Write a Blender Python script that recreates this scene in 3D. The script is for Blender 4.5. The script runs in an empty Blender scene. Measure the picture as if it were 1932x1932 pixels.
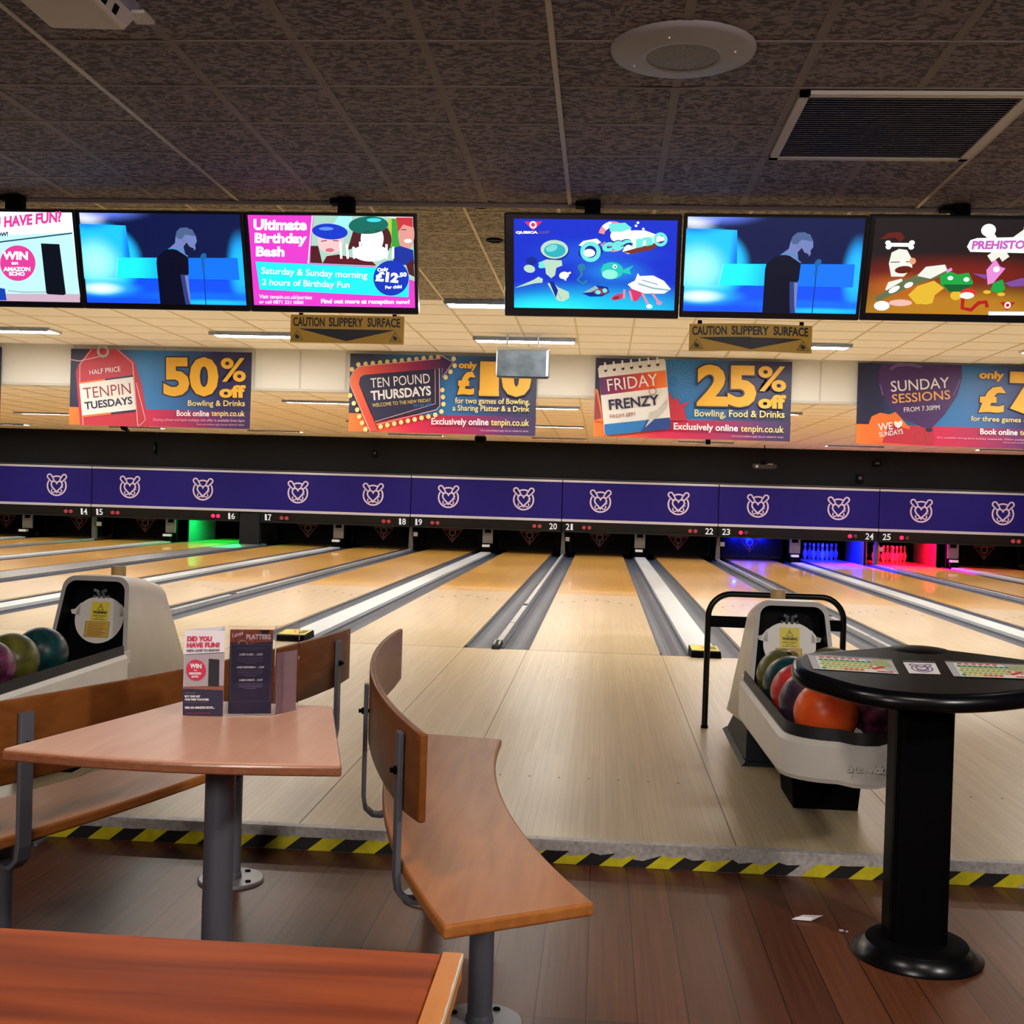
import bpy, bmesh, math, random
from mathutils import Vector, Matrix
random.seed(7)
S = bpy.context.scene
COL = S.collection
PI = math.pi

# ------------------------------------------------------------------ camera
FPX = 2230.7
YAW, PITCH, ROLL, EYE = -0.0754, -0.0120, 0.0301, 1.2256
cy_, sy_, cp_, sp_ = math.cos(YAW), math.sin(YAW), math.cos(PITCH), math.sin(PITCH)
fw = Vector((sy_ * cp_, cy_ * cp_, sp_)); rt = Vector((cy_, -sy_, 0)); up = rt.cross(fw)
rt2 = math.cos(ROLL) * rt + math.sin(ROLL) * up
up2 = -math.sin(ROLL) * rt + math.cos(ROLL) * up
cd = bpy.data.cameras.new('camera'); cam = bpy.data.objects.new('camera', cd); COL.objects.link(cam)
cd.sensor_width = 36.0; cd.lens = FPX / 1932 * 36.0; cd.clip_start = 0.05; cd.clip_end = 200
cam.matrix_world = Matrix(((rt2.x, up2.x, -fw.x, 0), (rt2.y, up2.y, -fw.y, 0), (rt2.z, up2.z, -fw.z, EYE), (0, 0, 0, 1)))
S.camera = cam

# ------------------------------------------------------------------ world, main lamps, exposure
w = bpy.data.worlds.new('world'); S.world = w; w.use_nodes = True
w.node_tree.nodes['Background'].inputs[0].default_value = (0.52, 0.42, 0.47, 1)
w.node_tree.nodes['Background'].inputs[1].default_value = 0.12
S.view_settings.view_transform = 'Standard'; S.view_settings.look = 'None'
S.view_settings.exposure = 0.0; S.view_settings.gamma = 1.0
S.view_settings.use_curve_mapping = False

LAMP_TUBE = 58.0          # brightness of the recessed lane lights

def area_lamp(name, loc, target, size, power, color):
    d = bpy.data.lights.new(name, 'AREA'); d.energy = power; d.color = color; d.shape = 'DISK'; d.size = size
    o = bpy.data.objects.new(name, d); COL.objects.link(o); o.location = loc
    o.rotation_euler = (Vector(target) - Vector(loc)).to_track_quat('-Z', 'Y').to_euler()
    return o
# lamps of the seating area, behind the photographer, plus added overhead fill lamps
area_lamp('lounge_lamp_right', (2.9, 0.6, 2.8), (-0.9, 3.0, 0.6), 0.35, 80, (1.0, 0.93, 0.86))
area_lamp('lounge_lamp_back', (-1.4, -2.8, 2.9), (0.2, 4.0, 0.8), 1.6, 210, (1.0, 0.92, 0.86))
area_lamp('lounge_overhead_fill', (-1.0, 1.7, 2.93), (-1.0, 2.2, 0), 0.4, 34, (1.0, 0.88, 0.78))  # unseen overhead fill, added to brighten table and seat tops
area_lamp('lounge_overhead_fill', (1.1, 1.5, 2.93), (1.1, 2.3, 0), 0.4, 24, (1.0, 0.86, 0.76))

# ------------------------------------------------------------------ helpers
def lin(h):
    h = h.lstrip('#'); v = [int(h[i:i + 2], 16) / 255 for i in (0, 2, 4)]
    return tuple(x / 12.92 if x <= 0.04045 else ((x + 0.055) / 1.055) ** 2.4 for x in v) + (1.0,)

MATS = {}
def base_mat(name):
    m = bpy.data.materials.new(name); m.use_nodes = True; MATS[name] = m
    return m, m.node_tree, m.node_tree.nodes['Principled BSDF']

def M(name, col, rough=0.5, metal=0.0, coat=0.0, spec=0.5, bump=0.0, bscale=40.0, mottle=0.0):
    if name in MATS: return MATS[name]
    m, nt, b = base_mat(name)
    c = lin(col) if isinstance(col, str) else col
    b.inputs['Base Color'].default_value = c; b.inputs['Roughness'].default_value = rough
    b.inputs['Metallic'].default_value = metal; b.inputs['Coat Weight'].default_value = coat
    b.inputs['Coat Roughness'].default_value = 0.08; b.inputs['Specular IOR Level'].default_value = spec
    if bump or mottle:
        tc = nt.nodes.new('ShaderNodeTexCoord'); n = nt.nodes.new('ShaderNodeTexNoise')
        n.inputs['Scale'].default_value = bscale; n.inputs['Detail'].default_value = 5
        nt.links.new(tc.outputs['Object'], n.inputs['Vector'])
        if bump:
            bp = nt.nodes.new('ShaderNodeBump'); bp.inputs['Strength'].default_value = bump; bp.inputs['Distance'].default_value = 0.004
            nt.links.new(n.outputs['Fac'], bp.inputs['Height']); nt.links.new(bp.outputs['Normal'], b.inputs['Normal'])
        if mottle:
            r = nt.nodes.new('ShaderNodeValToRGB')
            r.color_ramp.elements[0].position = 0.3; r.color_ramp.elements[1].position = 0.7
            r.color_ramp.elements[0].color = tuple(x * (1 - mottle) for x in c[:3]) + (1,)
            r.color_ramp.elements[1].color = tuple(min(1, x * (1 + mottle)) for x in c[:3]) + (1,)
            nt.links.new(n.outputs['Fac'], r.inputs['Fac']); nt.links.new(r.outputs['Color'], b.inputs['Base Color'])
    return m

def EM(name, col, strength=1.0):
    if name in MATS: return MATS[name]
    m, nt, b = base_mat(name)
    b.inputs['Base Color'].default_value = (0, 0, 0, 1); b.inputs['Roughness'].default_value = 0.4
    b.inputs['Emission Color'].default_value = lin(col) if isinstance(col, str) else col
    b.inputs['Emission Strength'].default_value = strength
    return m

def ramp_mat(name, stops, axis=0, emit=0.0, rough=0.45):
    """printed colour that changes along the sheet (generated coordinates)"""
    if name in MATS: return MATS[name]
    m, nt, b = base_mat(name)
    tc = nt.nodes.new('ShaderNodeTexCoord'); sx = nt.nodes.new('ShaderNodeSeparateXYZ'); r = nt.nodes.new('ShaderNodeValToRGB')
    nt.links.new(tc.outputs['Generated'], sx.inputs[0]); nt.links.new(sx.outputs[axis], r.inputs['Fac'])
    el = r.color_ramp.elements
    while len(el) < len(stops): el.new(0.5)
    for e, (p, c) in zip(el, stops): e.position = p; e.color = lin(c)
    b.inputs['Roughness'].default_value = rough
    if emit:
        b.inputs['Base Color'].default_value = (0, 0, 0, 1)
        nt.links.new(r.outputs['Color'], b.inputs['Emission Color']); b.inputs['Emission Strength'].default_value = emit
    else: nt.links.new(r.outputs['Color'], b.inputs['Base Color'])
    return m

def video_mat(name, base, blobs, emit=1.0):
    """a lit screen picture: soft patches of colour on a ground; x, y in 0..1 of the screen, y up"""
    m, nt, b = base_mat(name)
    N = nt.nodes.new; L = nt.links.new
    tc = N('ShaderNodeTexCoord')
    b.inputs['Base Color'].default_value = (0, 0, 0, 1)
    prev = None
    for cx, cy, rx, ry, col, soft in blobs:
        mp = N('ShaderNodeMapping'); mp.vector_type = 'POINT'
        mp.inputs['Location'].default_value = (-cx / rx, 0, -cy / ry); mp.inputs['Scale'].default_value = (1 / rx, 0, 1 / ry)
        L(tc.outputs['Generated'], mp.inputs['Vector'])
        ln = N('ShaderNodeVectorMath'); ln.operation = 'LENGTH'; L(mp.outputs[0], ln.inputs[0])
        mr = N('ShaderNodeMapRange'); mr.interpolation_type = 'SMOOTHSTEP'
        mr.inputs['From Min'].default_value = 1.0; mr.inputs['From Max'].default_value = 1.0 - soft
        L(ln.outputs['Value'], mr.inputs['Value'])
        mx = N('ShaderNodeMix'); mx.data_type = 'RGBA'
        L(mr.outputs[0], mx.inputs[0])
        if prev is None: mx.inputs[6].default_value = lin(base)
        else: L(prev, mx.inputs[6])
        mx.inputs[7].default_value = lin(col); prev = mx.outputs[2]
    L(prev, b.inputs['Emission Color']); b.inputs['Emission Strength'].default_value = emit
    return m

def wood(name, c1, c2, rough=0.3, scale=(30, 2.0, 30), coat=0.3, bump=0.03, c3=None, spec=0.5):
    m, nt, b = base_mat(name); N = nt.nodes.new; L = nt.links.new
    tc = N('ShaderNodeTexCoord'); mp = N('ShaderNodeMapping'); mp.inputs['Scale'].default_value = scale
    n = N('ShaderNodeTexNoise'); n.inputs['Scale'].default_value = 1.0; n.inputs['Detail'].default_value = 6; n.inputs['Distortion'].default_value = 0.4
    r = N('ShaderNodeValToRGB'); e = r.color_ramp.elements
    e[0].position = 0.3; e[0].color = lin(c1); e[1].position = 0.7; e[1].color = lin(c2)
    if c3: k = e.new(0.9); k.color = lin(c3)
    L(tc.outputs['Object'], mp.inputs['Vector']); L(mp.outputs[0], n.inputs['Vector']); L(n.outputs['Fac'], r.inputs['Fac']); L(r.outputs['Color'], b.inputs['Base Color'])
    b.inputs['Roughness'].default_value = rough; b.inputs['Coat Weight'].default_value = coat; b.inputs['Coat Roughness'].default_value = 0.15; b.inputs['Specular IOR Level'].default_value = spec
    if bump:
        bp = N('ShaderNodeBump'); bp.inputs['Strength'].default_value = bump * 4; bp.inputs['Distance'].default_value = 0.001
        L(n.outputs['Fac'], bp.inputs['Height']); L(bp.outputs['Normal'], b.inputs['Normal'])
    return m

def boards(name, c1, c2, width, length, gap, rough, coat=0.0, dark='#3a2a1c', bump=0.0, mott=0.25, coat_rough=0.06, spec=0.5):
    """boards running along Y: one tone per board, fine grain, thin joints"""
    m, nt, b = base_mat(name); N = nt.nodes.new; L = nt.links.new
    tc = N('ShaderNodeTexCoord'); mp = N('ShaderNodeMapping'); mp.inputs['Rotation'].default_value = (0, 0, PI / 2)
    L(tc.outputs['Object'], mp.inputs['Vector'])
    br = N('ShaderNodeTexBrick'); br.offset = 0.37; br.offset_frequency = 1; br.squash = 1.0
    br.inputs['Color1'].default_value = lin(c1); br.inputs['Color2'].default_value = lin(c2); br.inputs['Mortar'].default_value = lin(dark)
    br.inputs['Scale'].default_value = 1.0; br.inputs['Mortar Size'].default_value = gap; br.inputs['Mortar Smooth'].default_value = 0.3
    br.inputs['Bias'].default_value = 0.0; br.inputs['Brick Width'].default_value = length; br.inputs['Row Height'].default_value = width
    L(mp.outputs[0], br.inputs['Vector'])
    m2 = N('ShaderNodeMapping'); m2.inputs['Scale'].default_value = (70, 1.6, 1)
    L(tc.outputs['Object'], m2.inputs['Vector'])
    n = N('ShaderNodeTexNoise'); n.inputs['Scale'].default_value = 1.0; n.inputs['Detail'].default_value = 4; L(m2.outputs[0], n.inputs['Vector'])
    mr = N('ShaderNodeMapRange'); mr.inputs['From Min'].default_value = 0.25; mr.inputs['From Max'].default_value = 0.75
    mr.inputs['To Min'].default_value = 1 - mott; mr.inputs['To Max'].default_value = 1 + mott * 0.6
    L(n.outputs['Fac'], mr.inputs['Value'])
    mul = N('ShaderNodeMix'); mul.data_type = 'RGBA'; mul.blend_type = 'MULTIPLY'; mul.inputs[0].default_value = 1.0
    L(br.outputs['Color'], mul.inputs[6]); L(mr.outputs[0], mul.inputs[7]); L(mul.outputs[2], b.inputs['Base Color'])
    b.inputs['Roughness'].default_value = rough; b.inputs['Coat Weight'].default_value = coat; b.inputs['Coat Roughness'].default_value = coat_rough
    b.inputs['Specular IOR Level'].default_value = spec
    if bump:
        bp = N('ShaderNodeBump'); bp.inputs['Strength'].default_value = bump; bp.inputs['Distance'].default_value = 0.002
        L(n.outputs['Fac'], bp.inputs['Height']); L(bp.outputs['Normal'], b.inputs['Normal'])
    return m, nt, b, mul

ORG = {}
class MB:
    """collects shapes; build() links them as ONE mesh object"""
    def __init__(s): s.v = []; s.f = []; s.mi = []; s.mats = []; s.sm = []
    def m(s, mat):
        if mat not in s.mats: s.mats.append(mat)
        return s.mats.index(mat)
    def add(s, vs, fs, mat, smooth=False):
        k = len(s.v); i = s.m(mat); s.v += [tuple(v) for v in vs]
        for f in fs: s.f.append([k + a for a in f]); s.mi.append(i); s.sm.append(smooth)
    def box(s, x0, x1, y0, y1, z0, z1, mat):
        s.add([(x, y, z) for x in (x0, x1) for y in (y0, y1) for z in (z0, z1)],
              [(0, 1, 3, 2), (4, 6, 7, 5), (0, 4, 5, 1), (2, 3, 7, 6), (0, 2, 6, 4), (1, 5, 7, 3)], mat)
    def hexa(s, b, t, mat, smooth=False):
        n = len(b); s.add(list(b) + list(t), [list(range(n))[::-1], list(range(n, 2 * n))] + [(i, (i + 1) % n, n + (i + 1) % n, n + i) for i in range(n)], mat, smooth)
    def prism(s, poly, z0, z1, mat):
        s.hexa([(x, y, z0) for x, y in poly], [(x, y, z1) for x, y in poly], mat)
    def rings(s, rs, mat, smooth=True, cap0=True, cap1=True, closed=False):
        n = len(rs[0]); vs = [p for r in rs for p in r]; fs = []
        R = len(rs)
        for a in range(R if closed else R - 1):
            b = (a + 1) % R
            for i in range(n):
                j = (i + 1) % n; fs.append((a * n + i, a * n + j, b * n + j, b * n + i))
        s.add(vs, fs, mat, smooth)
        if cap0 and not closed: s.add(rs[0], [list(range(n))[::-1]], mat)
        if cap1 and not closed: s.add(rs[-1], [list(range(n))], mat)
    def lathe(s, cx, cy, prof, mat, n=32, cap0=True, cap1=True, smooth=True):
        s.rings([[(cx + r * math.cos(2 * PI * i / n), cy + r * math.sin(2 * PI * i / n), z) for i in range(n)] for r, z in prof], mat, smooth, cap0, cap1)
    def tube(s, pts, r, mat, n=10):
        pts = [Vector(p) for p in pts]; rs = []; ref = None
        for i, p in enumerate(pts):
            t = (pts[min(i + 1, len(pts) - 1)] - pts[max(i - 1, 0)]).normalized()
            if ref is None: ref = t.orthogonal().normalized()
            a = (ref - t * ref.dot(t)).normalized(); b = t.cross(a); ref = a
            rs.append([p + r * (math.cos(2 * PI * k / n) * a + math.sin(2 * PI * k / n) * b) for k in range(n)])
        s.rings(rs, mat)
    def strap(s, pts, side, wd, th, mat):
        """flat bar along pts; side = horizontal direction of its width"""
        pts = [Vector(p) for p in pts]; sd = Vector(side).normalized(); rs = []
        for i, p in enumerate(pts):
            t = (pts[min(i + 1, len(pts) - 1)] - pts[max(i - 1, 0)]).normalized(); n = t.cross(sd).normalized()
            rs.append([p + sd * a * wd / 2 + n * c * th / 2 for a, c in ((-1, -1), (1, -1), (1, 1), (-1, 1))])
        s.rings(rs, mat, smooth=False)
    def ball(s, c, r, mat, nu=32, nv=20):
        rs = [[(c[0] + r * math.sin(PI * j / nv) * math.cos(2 * PI * i / nu), c[1] + r * math.sin(PI * j / nv) * math.sin(2 * PI * i / nu), c[2] - r * math.cos(PI * j / nv)) for i in range(nu)] for j in range(1, nv)]
        s.rings(rs, mat)
    def build(s, name, parent=None, bevel=0.0, seg=2, org=None):
        o0 = Vector((0, 0, 0))
        if parent is not None: o0 = ORG[parent.name]
        elif org is not None: o0 = Vector(org)
        me = bpy.data.meshes.new(name); me.from_pydata([tuple(Vector(v) - o0) for v in s.v], [], s.f)
        for m in s.mats: me.materials.append(m)
        me.polygons.foreach_set('material_index', s.mi); me.polygons.foreach_set('use_smooth', s.sm)
        bm = bmesh.new(); bm.from_mesh(me); 
        if not getattr(s, 'flat_art', False): bmesh.ops.recalc_face_normals(bm, faces=bm.faces)
        bm.to_mesh(me); bm.free(); me.update()
        o = bpy.data.objects.new(name, me); COL.objects.link(o)
        if parent is not None: o.parent = parent
        elif org is not None: o.location = o0
        ORG[o.name] = o0
        if bevel:
            b = o.modifiers.new('bevel', 'BEVEL'); b.width = bevel; b.segments = seg; b.limit_method = 'ANGLE'; b.angle_limit = math.radians(35)
        return o

def tag(o, label, cat, group=None):
    o['label'] = label; o['category'] = cat
    if group: o['group'] = group
    return o
def thing(name, loc, label, cat, group=None):
    o = bpy.data.objects.new(name, None); o.location = loc; o.empty_display_size = 0.05; COL.objects.link(o); ORG[o.name] = Vector(loc)
    return tag(o, label, cat, group)
def struct(o): o['kind'] = 'structure'; return o
def dup(root, loc, label=None):
    r = root.copy(); COL.objects.link(r); r.location = loc
    if label: r['label'] = label
    for ch in list(root.children):
        c = ch.copy(); COL.objects.link(c); c.parent = r
        for g in list(ch.children):
            d = g.copy(); COL.objects.link(d); d.parent = c
    return r

GL = {}
def glyphs(body, bold=0.0, shear=0.0):
    k = (body, bold, shear)
    if k in GL: return GL[k]
    cu = bpy.data.curves.new('type', 'FONT'); cu.body = body; cu.size = 1.0; cu.offset = bold; cu.shear = shear; cu.resolution_u = 3
    o = bpy.data.objects.new('type', cu); me = bpy.data.meshes.new_from_object(o)
    vs = [(v.co.x, v.co.y) for v in me.vertices]; fs = [list(p.vertices) for p in me.polygons]
    bpy.data.objects.remove(o); bpy.data.curves.remove(cu); bpy.data.meshes.remove(me)
    x0 = min(v[0] for v in vs); x1 = max(v[0] for v in vs); y0 = min(v[1] for v in vs); y1 = max(v[1] for v in vs)
    GL[k] = ([((x - x0) / (x1 - x0), (y - y0) / (y1 - y0)) for x, y in vs], fs, (x1 - x0) / (y1 - y0))
    return GL[k]

class Art:
    """flat print on a sheet. q = sheet corners in drawing units (TL, TR, BR, BL), c = the same corners in the room"""
    def __init__(s, mb, q, c, n, eps=0.0006):
        s.mb = mb; s.q = [Vector(a) for a in q]; s.c = [Vector(a) for a in c]; s.n = Vector(n).normalized(); s.eps = eps; s.k = 1; s.step = 1
    def mp(s, p):
        p = Vector(p); u = v = 0.5; A, B, C, D = s.q
        for _ in range(6):
            e = A * (1 - u) * (1 - v) + B * u * (1 - v) + C * u * v + D * (1 - u) * v - p
            du = (B - A) * (1 - v) + (C - D) * v; dv = (D - A) * (1 - u) + (C - B) * u
            det = du.x * dv.y - du.y * dv.x
            u -= (e.x * dv.y - e.y * dv.x) / det; v -= (du.x * e.y - du.y * e.x) / det
        A, B, C, D = s.c
        return A * (1 - u) * (1 - v) + B * u * (1 - v) + C * u * v + D * (1 - u) * v + s.n * s.eps * s.k
    def raw(s, pts, fs, mat): s.mb.add([s.mp(p) for p in pts], fs, mat); s.k += s.step
    def poly(s, pts, mat): s.raw(pts, [list(range(len(pts)))], mat)
    def rect(s, x0, y0, x1, y1, mat): s.poly([(x0, y0), (x1, y0), (x1, y1), (x0, y1)], mat)
    def ell(s, cx, cy, rx, ry, mat, rot=0.0, n=28):
        s.poly([(cx + rx * math.cos(t) * math.cos(rot) - ry * math.sin(t) * math.sin(rot), cy + rx * math.cos(t) * math.sin(rot) + ry * math.sin(t) * math.cos(rot)) for t in [2 * PI * i / n for i in range(n)]], mat)
    def ring(s, cx, cy, r0, r1, mat, a0=0.0, a1=2 * PI, n=36):
        ps = []; fs = []
        for i in range(n + 1):
            t = a0 + (a1 - a0) * i / n; ps += [(cx + r0 * math.cos(t), cy + r0 * math.sin(t)), (cx + r1 * math.cos(t), cy + r1 * math.sin(t))]
            if i: fs.append((2 * i - 2, 2 * i - 1, 2 * i + 1, 2 * i))
        s.raw(ps, fs, mat)
    def stroke(s, pts, w, mat, closed=False):
        P = [Vector(p) for p in pts]; n = len(P); ps = []; fs = []
        for i in range(n):
            a = P[i - 1] if (closed or i) else P[i]; b = P[(i + 1) % n] if (closed or i < n - 1) else P[i]
            t = (b - a).normalized(); m = Vector((-t.y, t.x)); ps += [P[i] - m * w / 2, P[i] + m * w / 2]
        for i in range(n if closed else n - 1):
            j = (i + 1) % n; fs.append((2 * i, 2 * i + 1, 2 * j + 1, 2 * j))
        s.raw(ps, fs, mat)
    def text(s, body, p0, p1, h, mat, bold=0.0, shear=0.0, edge=None, ew=0.03):
        vs, fs, _ = glyphs(body, bold, shear); p0 = Vector(p0); d = Vector(p1) - p0; u = Vector((d.y, -d.x)).normalized() * h
        if edge:
            ve, fe, _ = glyphs(body, bold + ew, shear); g = h * ew * 1.1; dn = d.normalized()
            q0 = p0 - dn * g - u.normalized() * g; dd = d + dn * 2 * g; uu = u + u.normalized() * 2 * g
            s.raw([q0 + dd * x + uu * y for x, y in ve], fe, edge)
        s.raw([p0 + d * x + u * y for x, y in vs], fs, mat)

def smooth_closed(P, k=4):
    n = len(P); out = []
    for i in range(n):
        p0, p1, p2, p3 = (Vector(P[(i + a) % n]) for a in (-1, 0, 1, 2))
        for j in range(k):
            t = j / k; out.append(tuple(0.5 * ((2 * p1) + (p2 - p0) * t + (2 * p0 - 5 * p1 + 4 * p2 - p3) * t * t + (3 * p1 - p0 - 3 * p2 + p3) * t ** 3)))
    return out

# ------------------------------------------------------------------ materials
FZ = -0.08                       # seating floor; the approach and lanes lie at 0
YSTEP, YFOUL, YMASK, YBULK, YCEIL = 4.24, 9.53, 25.7, 14.26, 6.944
ZA, ZB = 2.951, 2.46
floor_mat = boards('laminate', '#522c1b', '#683c26', 0.13, 1.25, 0.002, 0.36, dark='#2c1a12', mott=0.3, coat=0.06, coat_rough=0.2, spec=0.12)[0]
appr_mat = boards('approach_maple', '#bca985', '#c6b491', 0.027, 2.4, 0.0006, 0.36, dark='#9c825e', mott=0.12, coat=0.08, coat_rough=0.15, spec=0.35)[0]
lane_mat, nt, pb, mul = boards('lane_maple_pine', '#d6bf96', '#dec9a2', 0.027, 3.0, 0.0005, 0.32, dark='#b89468', mott=0.12, coat=0.5, coat_rough=0.03)
def lane_tint():
    """pale maple heads, then honey pine from the splice onward"""
    N = nt.nodes.new; L = nt.links.new
    tc = N('ShaderNodeTexCoord'); sx = N('ShaderNodeSeparateXYZ'); L(tc.outputs['Object'], sx.inputs[0])
    mr = N('ShaderNodeMapRange'); mr.inputs['From Min'].default_value = 15.2; mr.inputs['From Max'].default_value = 15.5
    L(sx.outputs['Y'], mr.inputs['Value'])
    mx = N('ShaderNodeMix'); mx.data_type = 'RGBA'; mx.blend_type = 'MULTIPLY'; mx.inputs[7].default_value = lin('#f4d27e')
    L(mr.outputs[0], mx.inputs[0]); L(mul.outputs[2], mx.inputs[6]); L(mx.outputs[2], pb.inputs['Base Color'])
lane_tint()
gutter_mat = M('gutter_plastic', '#3a4252', 0.5, spec=.3, bump=0.15, bscale=9, mottle=0.16)
cap_mat = M('track_cover_grey', '#b2b9be', 0.35, mottle=0.06, bscale=6)
divider_mat = M('divider_grey', '#8f9294', 0.4, mottle=0.12, bscale=12)
black = M('black_plastic', '#050507', 0.5, spec=0.05)
black_gloss = M('black_gloss', '#050609', 0.26, spec=0.3)
matte_top = M('console_black', '#06070c', 0.35, spec=0.015)
matte_black = M('matte_black', '#060607', 0.85, spec=0.05)
dark_mark = M('dark_mark', '#33271c', 0.6)
joint_mat = M('joint', '#6d5436', 0.6)
white_pl = M('white_plastic', '#d9d4cc', 0.35)
yellow_label = M('yellow_label', '#e0cb3c', 0.5)
alu = M('aluminium_trim', '#b0aca8', 0.5, metal=0.2, bump=0.2, bscale=60, mottle=0.25)

# ------------------------------------------------------------------ floor, approach, step
mb = MB(); mb.box(-9, 9, -4.5, YSTEP, FZ - 0.1, FZ, floor_mat); struct(mb.build('floor'))
XC = {21: -0.0196, 22: 1.750, 23: 3.345, 24: 5.115, 25: 6.710, 26: 8.480, 27: 10.075, 20: -1.615, 19: -3.385, 18: -4.980, 17: -6.750, 16: -8.845, 15: -10.615, 14: -12.210, 13: -13.980}
HW = 0.527
mb = MB(); mb.box(-15.5, 12, YSTEP, YFOUL, FZ - 0.1, 0, appr_mat)
for k in (19, 20, 21, 22, 23, 24):
    for sgn in (-1, 1):
        x = XC[k] + sgn * (HW + 0.012); mb.box(x - 0.002, x + 0.002, YSTEP, YFOUL, 0, 0.0006, joint_mat)
mb.box(-15.5, 12, YFOUL - 0.006, YFOUL, 0, 0.0007, joint_mat)
# rows of small dark approach dots
for k in range(17, 26):
    for j in range(7):
        x = XC[k] + (j - 3) * 0.13
        for y in (5.2, 8.6):
            mb.lathe(x, y, [(0.006, 0.0002), (0.006, 0.0007)], dark_mark, n=8)
struct(mb.build('floor_approach'))
mb = MB()
mb.box(-9, 9, YSTEP - 0.012, YSTEP + 0.03, -0.003, 0.004, alu)
mb.box(-9, 9, YSTEP - 0.014, YSTEP - 0.0005, FZ, 0.0, alu)
struct(mb.build('trim_1'))
# worn hazard tape on the riser
ty, tb = M('tape_yellow', '#c9bd18', 0.5, mottle=0.15, bscale=30), M('tape_black', '#141416', 0.5)
mb = MB(); yt = YSTEP - 0.0155
def tape(x0, x1, seg, torn):
    n = int((x1 - x0) / 0.0825)
    for i in range(n):
        xa = x0 + i * 0.0825; top0 = -0.032 - (random.uniform(0, 0.022) if torn and random.random() < .6 else random.uniform(0, .003))
        top1 = -0.032 - (random.uniform(0, 0.018) if torn and random.random() < .5 else 0); mid = min(top0, top1) - (random.uniform(0, .008) if torn else 0)
        k = 0.058
        zt = [top0, mid, top1]; pts = [(xa, FZ + 0.001), (xa + 0.0825, FZ + 0.001)]
        for t, z in ((1, zt[2]), (.5, zt[1]), (0, zt[0])):
            f = (z - FZ) / 0.048; pts.append((xa + 0.0825 * t + k * f, z))
        v = [(x, yt, z) for x, z in pts] + [(x, yt + 0.001, z) for x, z in pts]
        m = len(pts); mb.add(v, [list(range(m))] + [(a, (a + 1) % m, m + (a + 1) % m, m + a) for a in range(m)], ty if i % 2 == 0 else tb)
tape(-4.0, -0.35, 0, False); tape(-0.30, 0.72, 1, True); tape(0.74, 1.55, 2, False); tape(1.57, 4.0, 3, True)
tag(mb.build('hazard_tape'), 'torn yellow and black striped tape along the step below the approach', 'tape')

# ------------------------------------------------------------------ lanes, gutters, covers
arrow = M('arrow_inlay', '#4a3524', 0.4)
YEND = 29.0
for k in sorted(XC):
    x = XC[k]; mb = MB(); mb.box(x - HW, x + HW, YFOUL, YEND, -0.06, 0, lane_mat)
    for j in range(7):
        ax = x + (j - 3) * 0.137; ay = 14.6 - abs(j - 3) * 0.17
        mb.add([(ax - 0.018, ay - 0.10, 0.0006), (ax + 0.018, ay - 0.10, 0.0006), (ax, ay + 0.08, 0.0006)], [(0, 1, 2)], arrow)
    for j in (-4, -3, -2, 2, 3, 4):
        mb.lathe(x + j * 0.115, 11.6, [(0.008, 0.0003), (0.008, 0.0007)], arrow, n=8)
    lab = {13: 'glossy wooden bowling lane running to the pins just left of lane 14', 26: 'glossy wooden bowling lane to the right of lane 25 with the red pins', 27: 'last glossy wooden bowling lane at the far right beyond lane 26'}
    tag(mb.build('bowling_lane'), lab.get(k, 'glossy wooden bowling lane running up to overhead number %d' % k), 'bowling lane', 'bowling lanes')
def gutter(x0, x1, label):
    mb = MB(); n = 10; xc = (x0 + x1) / 2; r = (x1 - x0) / 2; prof = [(x0, -0.012)]
    for i in range(n + 1):
        t = PI * i / n; prof.append((xc - r * 0.93 * math.cos(t), -0.012 - 0.052 * math.sin(t)))
    prof.append((x1, -0.012)); prof += [(x1, -0.085), (x0, -0.085)]
    m = len(prof); mb.add([(a, YFOUL, z) for a, z in prof] + [(a, 26.6, z) for a, z in prof], [(i, (i + 1) % m, m + (i + 1) % m, m + i) for i in range(m)] + [list(range(m)), list(range(m, 2 * m))], gutter_mat)
    # dark shadow gap line and end stop beside the lane
    mb.box(x0 - 0.001, x0 + 0.010, YFOUL, YFOUL + 0.18, -0.03, -0.002, black); 
    return tag(mb.build('gutter'), label, 'gutter', 'gutters along the lanes')
def side(k, s): return XC[k] + s * (HW + 0.004)
pairs = [(13, 14), (15, 16), (17, 18), (19, 20), (21, 22), (23, 24), (25, 26)]
for a, b in pairs:
    for k, s in ((a, 1), (b, -1), (a, -1), (b, 1)):
        x = side(k, s); gutter(min(x, x + s * 0.232), max(x, x + s * 0.232), 'dark grey gutter along the %s side of lane %d' % ('right' if s > 0 else 'left', k))
x = side(27, -1); gutter(x - 0.232, x, 'dark grey gutter along the left side of lane 27')
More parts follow.
